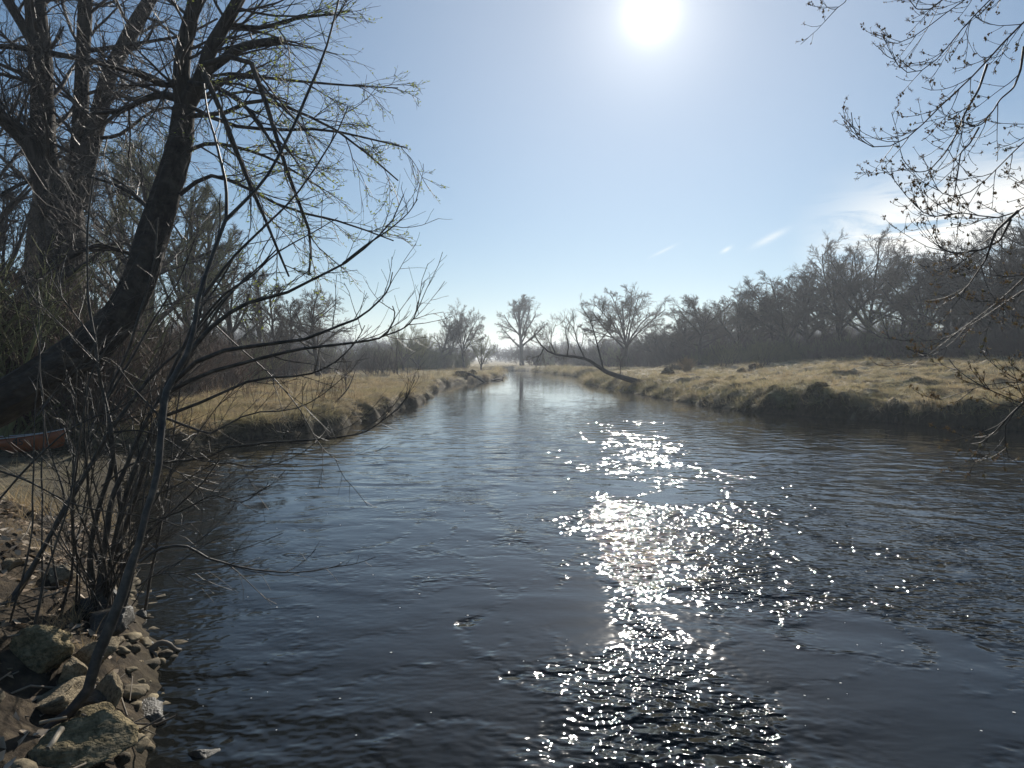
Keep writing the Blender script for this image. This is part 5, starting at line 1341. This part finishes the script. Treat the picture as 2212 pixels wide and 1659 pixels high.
# ------------------------------------------------------------------ canoe
def canoe():
    Lc, ns_, nc = 5.0, 41, 15
    M_hull = noise_mat('canoe_paint', [(0.24, 0.062, 0.015), (0.31, 0.085, 0.022)], scale=4, bump=0.05, rough=0.35, spec=0.5)
    M_gun = noise_mat('aluminium_gunwale', [(0.45, 0.46, 0.48), (0.55, 0.56, 0.58)], scale=8, bump=0, rough=0.4, spec=0.6)
    M_deck = noise_mat('black_deck_plate', [(0.02, 0.022, 0.025), (0.035, 0.037, 0.04)], scale=9, bump=0.05, rough=0.45)
    M_num = noise_mat('black_number', [(0.012, 0.012, 0.012), (0.02, 0.02, 0.02)], scale=9, bump=0, rough=0.6)
    tt = np.linspace(-1, 1, ns_)
    beam = 0.43 * (1 - np.abs(tt) ** 2.6) + 0.012
    sheer = 0.34 + 0.17 * np.abs(tt) ** 3
    keel = 0.10 * np.abs(tt) ** 6
    th = np.linspace(-1, 1, nc)
    V = np.zeros((ns_, nc, 3))
    for i in range(ns_):
        a = np.abs(th); sg = np.sign(th)
        V[i, :, 0] = tt[i] * Lc / 2 - np.sign(tt[i]) * 0.10 * (1 - a) * np.abs(tt[i]) ** 8
        V[i, :, 1] = sg * beam[i] * np.sin(np.minimum(a * 1.25, 1) * math.pi / 2) ** 0.8 * (1 - 0.06 * a)
        V[i, :, 2] = keel[i] + (sheer[i] - keel[i]) * a ** 2.3
    V = V.reshape(-1, 3)
    F = grid_faces(nc, ns_)
    bow = P(143, 905, 16.8)
    root = thing('canoe', 'orange-brown canoe with silver rim lying on the mud under the leaning trunk', 'canoe')
    hull = link('hull', mesh_np('hull', V, F, M_hull), root)
    sol = hull.modifiers.new('wall', 'SOLIDIFY'); sol.thickness = 0.012
    for sg in (-1, 1):
        p = np.c_[tt * Lc / 2, sg * (beam * 0.94 + 0.008), sheer + 0.008]
        Vg, Fg = tubes(p[None], np.full((1, ns_), 0.014), 6)
        link('gunwale', mesh_np('gunwale', Vg, Fg, M_gun), root)
    for e in (1, -1):
        ii = [i for i in range(ns_) if e * tt[i] > 0.80]
        p = []
        for i in ii:
            for sg in (-1, 0, 1):
                p.append([tt[i] * Lc / 2, sg * (beam[i] * 0.94), sheer[i] + (0.03 if sg == 0 else 0.016)])
        dk = link('deck_plate', mesh_np('deck_plate', np.array(p), grid_faces(3, len(ii)), M_deck), root)
        m2 = dk.modifiers.new('wall', 'SOLIDIFY'); m2.thickness = 0.008
    for tpos in (-0.35, 0.42):
        w = 0.40 * (1 - abs(tpos) ** 2.6)
        Vt, Ft = tubes(np.array([[[tpos * Lc / 2, -w, 0.34], [tpos * Lc / 2, 0, 0.335], [tpos * Lc / 2, w, 0.34]]]), np.full((1, 3), 0.02), 6)
        link('thwart', mesh_np('thwart', Vt, Ft, M_drift), root)
    # painted number on the side towards the viewer
    cu = bpy.data.curves.new('number', 'FONT'); cu.body = '45'; cu.size = 0.22; cu.extrude = 0.001; cu.align_x = 'CENTER'; cu.align_y = 'CENTER'
    cu.materials.append(M_num)
    tn = 0.64
    bnum = np.interp(tn, tt, beam)
    tmp = bpy.data.objects.new('number_text', cu); COL.objects.link(tmp)
    bpy.context.view_layer.update()
    nme = bpy.data.meshes.new_from_object(tmp.evaluated_get(bpy.context.evaluated_depsgraph_get()))
    bpy.data.objects.remove(tmp)
    no = link('number', nme, hull)
    slope_ = (np.interp(tn + .08, tt, beam) - np.interp(tn - .08, tt, beam)) / (0.16 * Lc / 2)
    no.location = (tn * Lc / 2, -(bnum * 0.985 + 0.012), 0.265)
    no.rotation_euler = (math.radians(80), 0, -math.atan(slope_) * 1.0)
    root.rotation_euler = (0, math.radians(-1.5), math.radians(7))
    cz = math.cos(math.radians(7)); szn = math.sin(math.radians(7))
    cx, cy = bow[0] - Lc / 2 * cz, bow[1] - Lc / 2 * szn
    root.location = (cx, cy, gh(bow[0] - 0.8, bow[1] - 0.1) + 0.01)
    return root
canoe_o = canoe()

# ------------------------------------------------------------------ things on the meadows and in the water
def mound(name, label, fx, fy, w, h, mat, seed, cat):
    q = hit(fx, fy)
    me = rock_mesh(seed, mat, cuts=3, sub=4, rough=0.30)
    root = thing(name, label, cat, tuple(q), rng.normal(0, 0.3))
    o = link('clod', me, root, (0, 0, 0.0)); o.scale = (w * 0.7, w * 0.45, h * 0.75)
    for i in range(9):
        a = i * 0.7 + rng.random(); rr_ = 0.55 * rng.random() ** 0.5
        t_ = link('grass_tuft', dry[i % 5], root, (w * rr_ * math.cos(a), w * 0.6 * rr_ * math.sin(a), h * 0.62 * (1 - rr_ * 0.8)))
        t_.rotation_euler = (0, 0.2, a); t_.scale = (0.9 + w * 0.5,) * 3
    return root
mound('root_clod', 'dark earth clod with roots left of the tan bush', 1440, 808, 0.9, 0.5, M_mudclod, 1301, 'clod')
mound('root_clod', 'dark overturned root plate just behind the earth clod by the tan bush', 1458, 800, 1.3, 0.75, M_mudclod, 1302, 'clod')
mound('grass_hummock', 'dark pointed hummock on the right meadow', 1602, 806, 0.55, 0.5, M_mudclod, 1303, 'hummock')
mound('grass_hummock', 'dark rounded hummock at the foot of the right-hand grey-green bush', 1632, 800, 0.9, 0.6, M_mudclod, 1304, 'hummock')
mound('grass_hummock', 'low wide dark hummock in the middle of the right meadow', 1770, 832, 0.5, 0.16, M_mudclod, 1305, 'hummock')
mound('earth_heap', 'low dark earth heap on the far left bank', 992, 812, 1.6, 0.7, M_mudclod, 1306, 'heap')
mound('earth_heap', 'small dark earth heap beside the water on the far left bank', 1018, 810, 1.0, 0.6, M_mudclod, 1307, 'heap')
def log(name, label, a, c, za, zc, r0, r1, mat=M_wood_far, twigs=0, cat='log'):
    p0, p1 = PZ(*a, za), PZ(*c, zc)
    p = resample([p0, p0 * .6 + p1 * .4 + [0, 0, r0], p1], 10)
    parts = [tubes((p - p0)[None], np.linspace(r0, r1, 10)[None], 8)]
    root = thing(name, label, cat, tuple(p0))
    o = link('trunk', mesh_np('trunk', *join(parts), mat), root)
    if twigs:
        t = spawn((p - p0)[None], np.linspace(r0, r1, 10)[None], twigs, rng, t0=0.3, ang=(0.9, 0.3), abslen=1.2, k=4, up=0.05, wig=0.15, rmin=0.015, rr=0.3)
        link('branch', mesh_np('branch', *tubes(*t, 4), mat), root)
log('fallen_log', 'fallen bare log slanting into the water from the far left bank', (1005, 806), (1046, 826), 0.9, 0.02, 0.16, 0.10, twigs=3)
log('fallen_tree', 'fallen dead tree lying across the far left bank tip', (1045, 800), (1098, 803), 0.55, 0.25, 0.22, 0.07, twigs=10, cat='fallen tree')
log('drift_log', 'small dark drift log stranded in mid-river near the far left bank', (1062, 822), (1086, 820), 0.05, 0.05, 0.10, 0.06, twigs=2)
log('bank_post', 'thin dead stake leaning on the far left bank', (1026, 818), (1021, 800), 0.3, 1.2, 0.05, 0.03, cat='stake')
for i, (a, c, lb) in enumerate((((722, 872), (768, 800), 'dark dead branch stuck in the left bank, leaning right'), ((845, 895), (895, 820), 'dead branch rising from the water at the left bank'))):
    q = hit(*a) if i == 0 else PZ(*a, 0.0)
    p = np.array([q, P((a[0] + c[0]) / 2 + 6, (a[1] + c[1]) / 2 + 4, q[1]), P(c[0], c[1], q[1])]); p = resample(p, 8)
    o = link('dead_branch', mesh_np('dead_branch', *tubes((p - q)[None], np.linspace(0.035, 0.012, 8)[None], 6), M_wood_far), None, tuple(q)); tag(o, lb, 'branch')

# foam flecks and floating leaves
nf = 190
fx = 360 + 1850 * rg.random(nf); fy = 900 + 700 * rg.random(nf) ** 1.4
a = np.array([PZ(p_, q_, 0.0) for p_, q_ in zip(fx, fy)]); ok = river_d(a[:, 0], a[:, 1]) < -0.2; a = a[ok]; nf = len(a)
hw = np.array([H[np.searchsorted(wy, p_[1]) - 1, np.searchsorted(wx, p_[0]) - 1] for p_ in a])
a[:, 2] = hw + 0.004
th = np.arange(7) * 2 * math.pi / 7
rad = (0.004 + 0.007 * rg.random(nf) ** 2) * (0.7 + a[:, 1] * 0.07)
ring = np.stack([np.cos(th), np.sin(th) * 0.8, np.zeros(7)], -1)
V = np.concatenate([a[:, None, :] + [0, 0, 0.003], a[:, None, :] + ring[None] * rad[:, None, None] * (0.8 + 0.4 * rg.random((nf, 7, 1)))], 1).reshape(-1, 3)
b_ = (np.arange(nf) * 8)[:, None]; i_ = np.arange(7)[None, :]
F = np.stack([b_ + 0 * i_, b_ + 1 + i_, b_ + 1 + (i_ + 1) % 7], -1).reshape(-1, 3)
o = link('foam_flecks', mesh_np('foam_flecks', V, F, M_foam)); tag(o, 'tiny white foam flecks drifting on the river', None, None, 'stuff')

# ------------------------------------------------------------------ haze in the air
USE_HAZE = True
if USE_HAZE:
    m, n, l = new_mat('haze_air')
    out = n.new('ShaderNodeOutputMaterial')
    pv = n.new('ShaderNodeVolumePrincipled')
    pv.inputs['Color'].default_value = (0.80, 0.88, 1.0, 1)
    pv.inputs['Density'].default_value = 0.0007
    pv.inputs['Anisotropy'].default_value = 0.45
    l.new(pv.outputs[0], out.inputs['Volume'])
    bm = bmesh.new(); bmesh.ops.create_cube(bm, size=1.0)
    me = bpy.data.meshes.new('haze'); bm.to_mesh(me); bm.free(); me.materials.append(m)
    o = link('haze', me, None, (0, 550, 12.0)); o.scale = (2600, 2200, 28)
    tag(o, 'thin sunlit haze in the air over the whole valley', None, None, 'stuff')
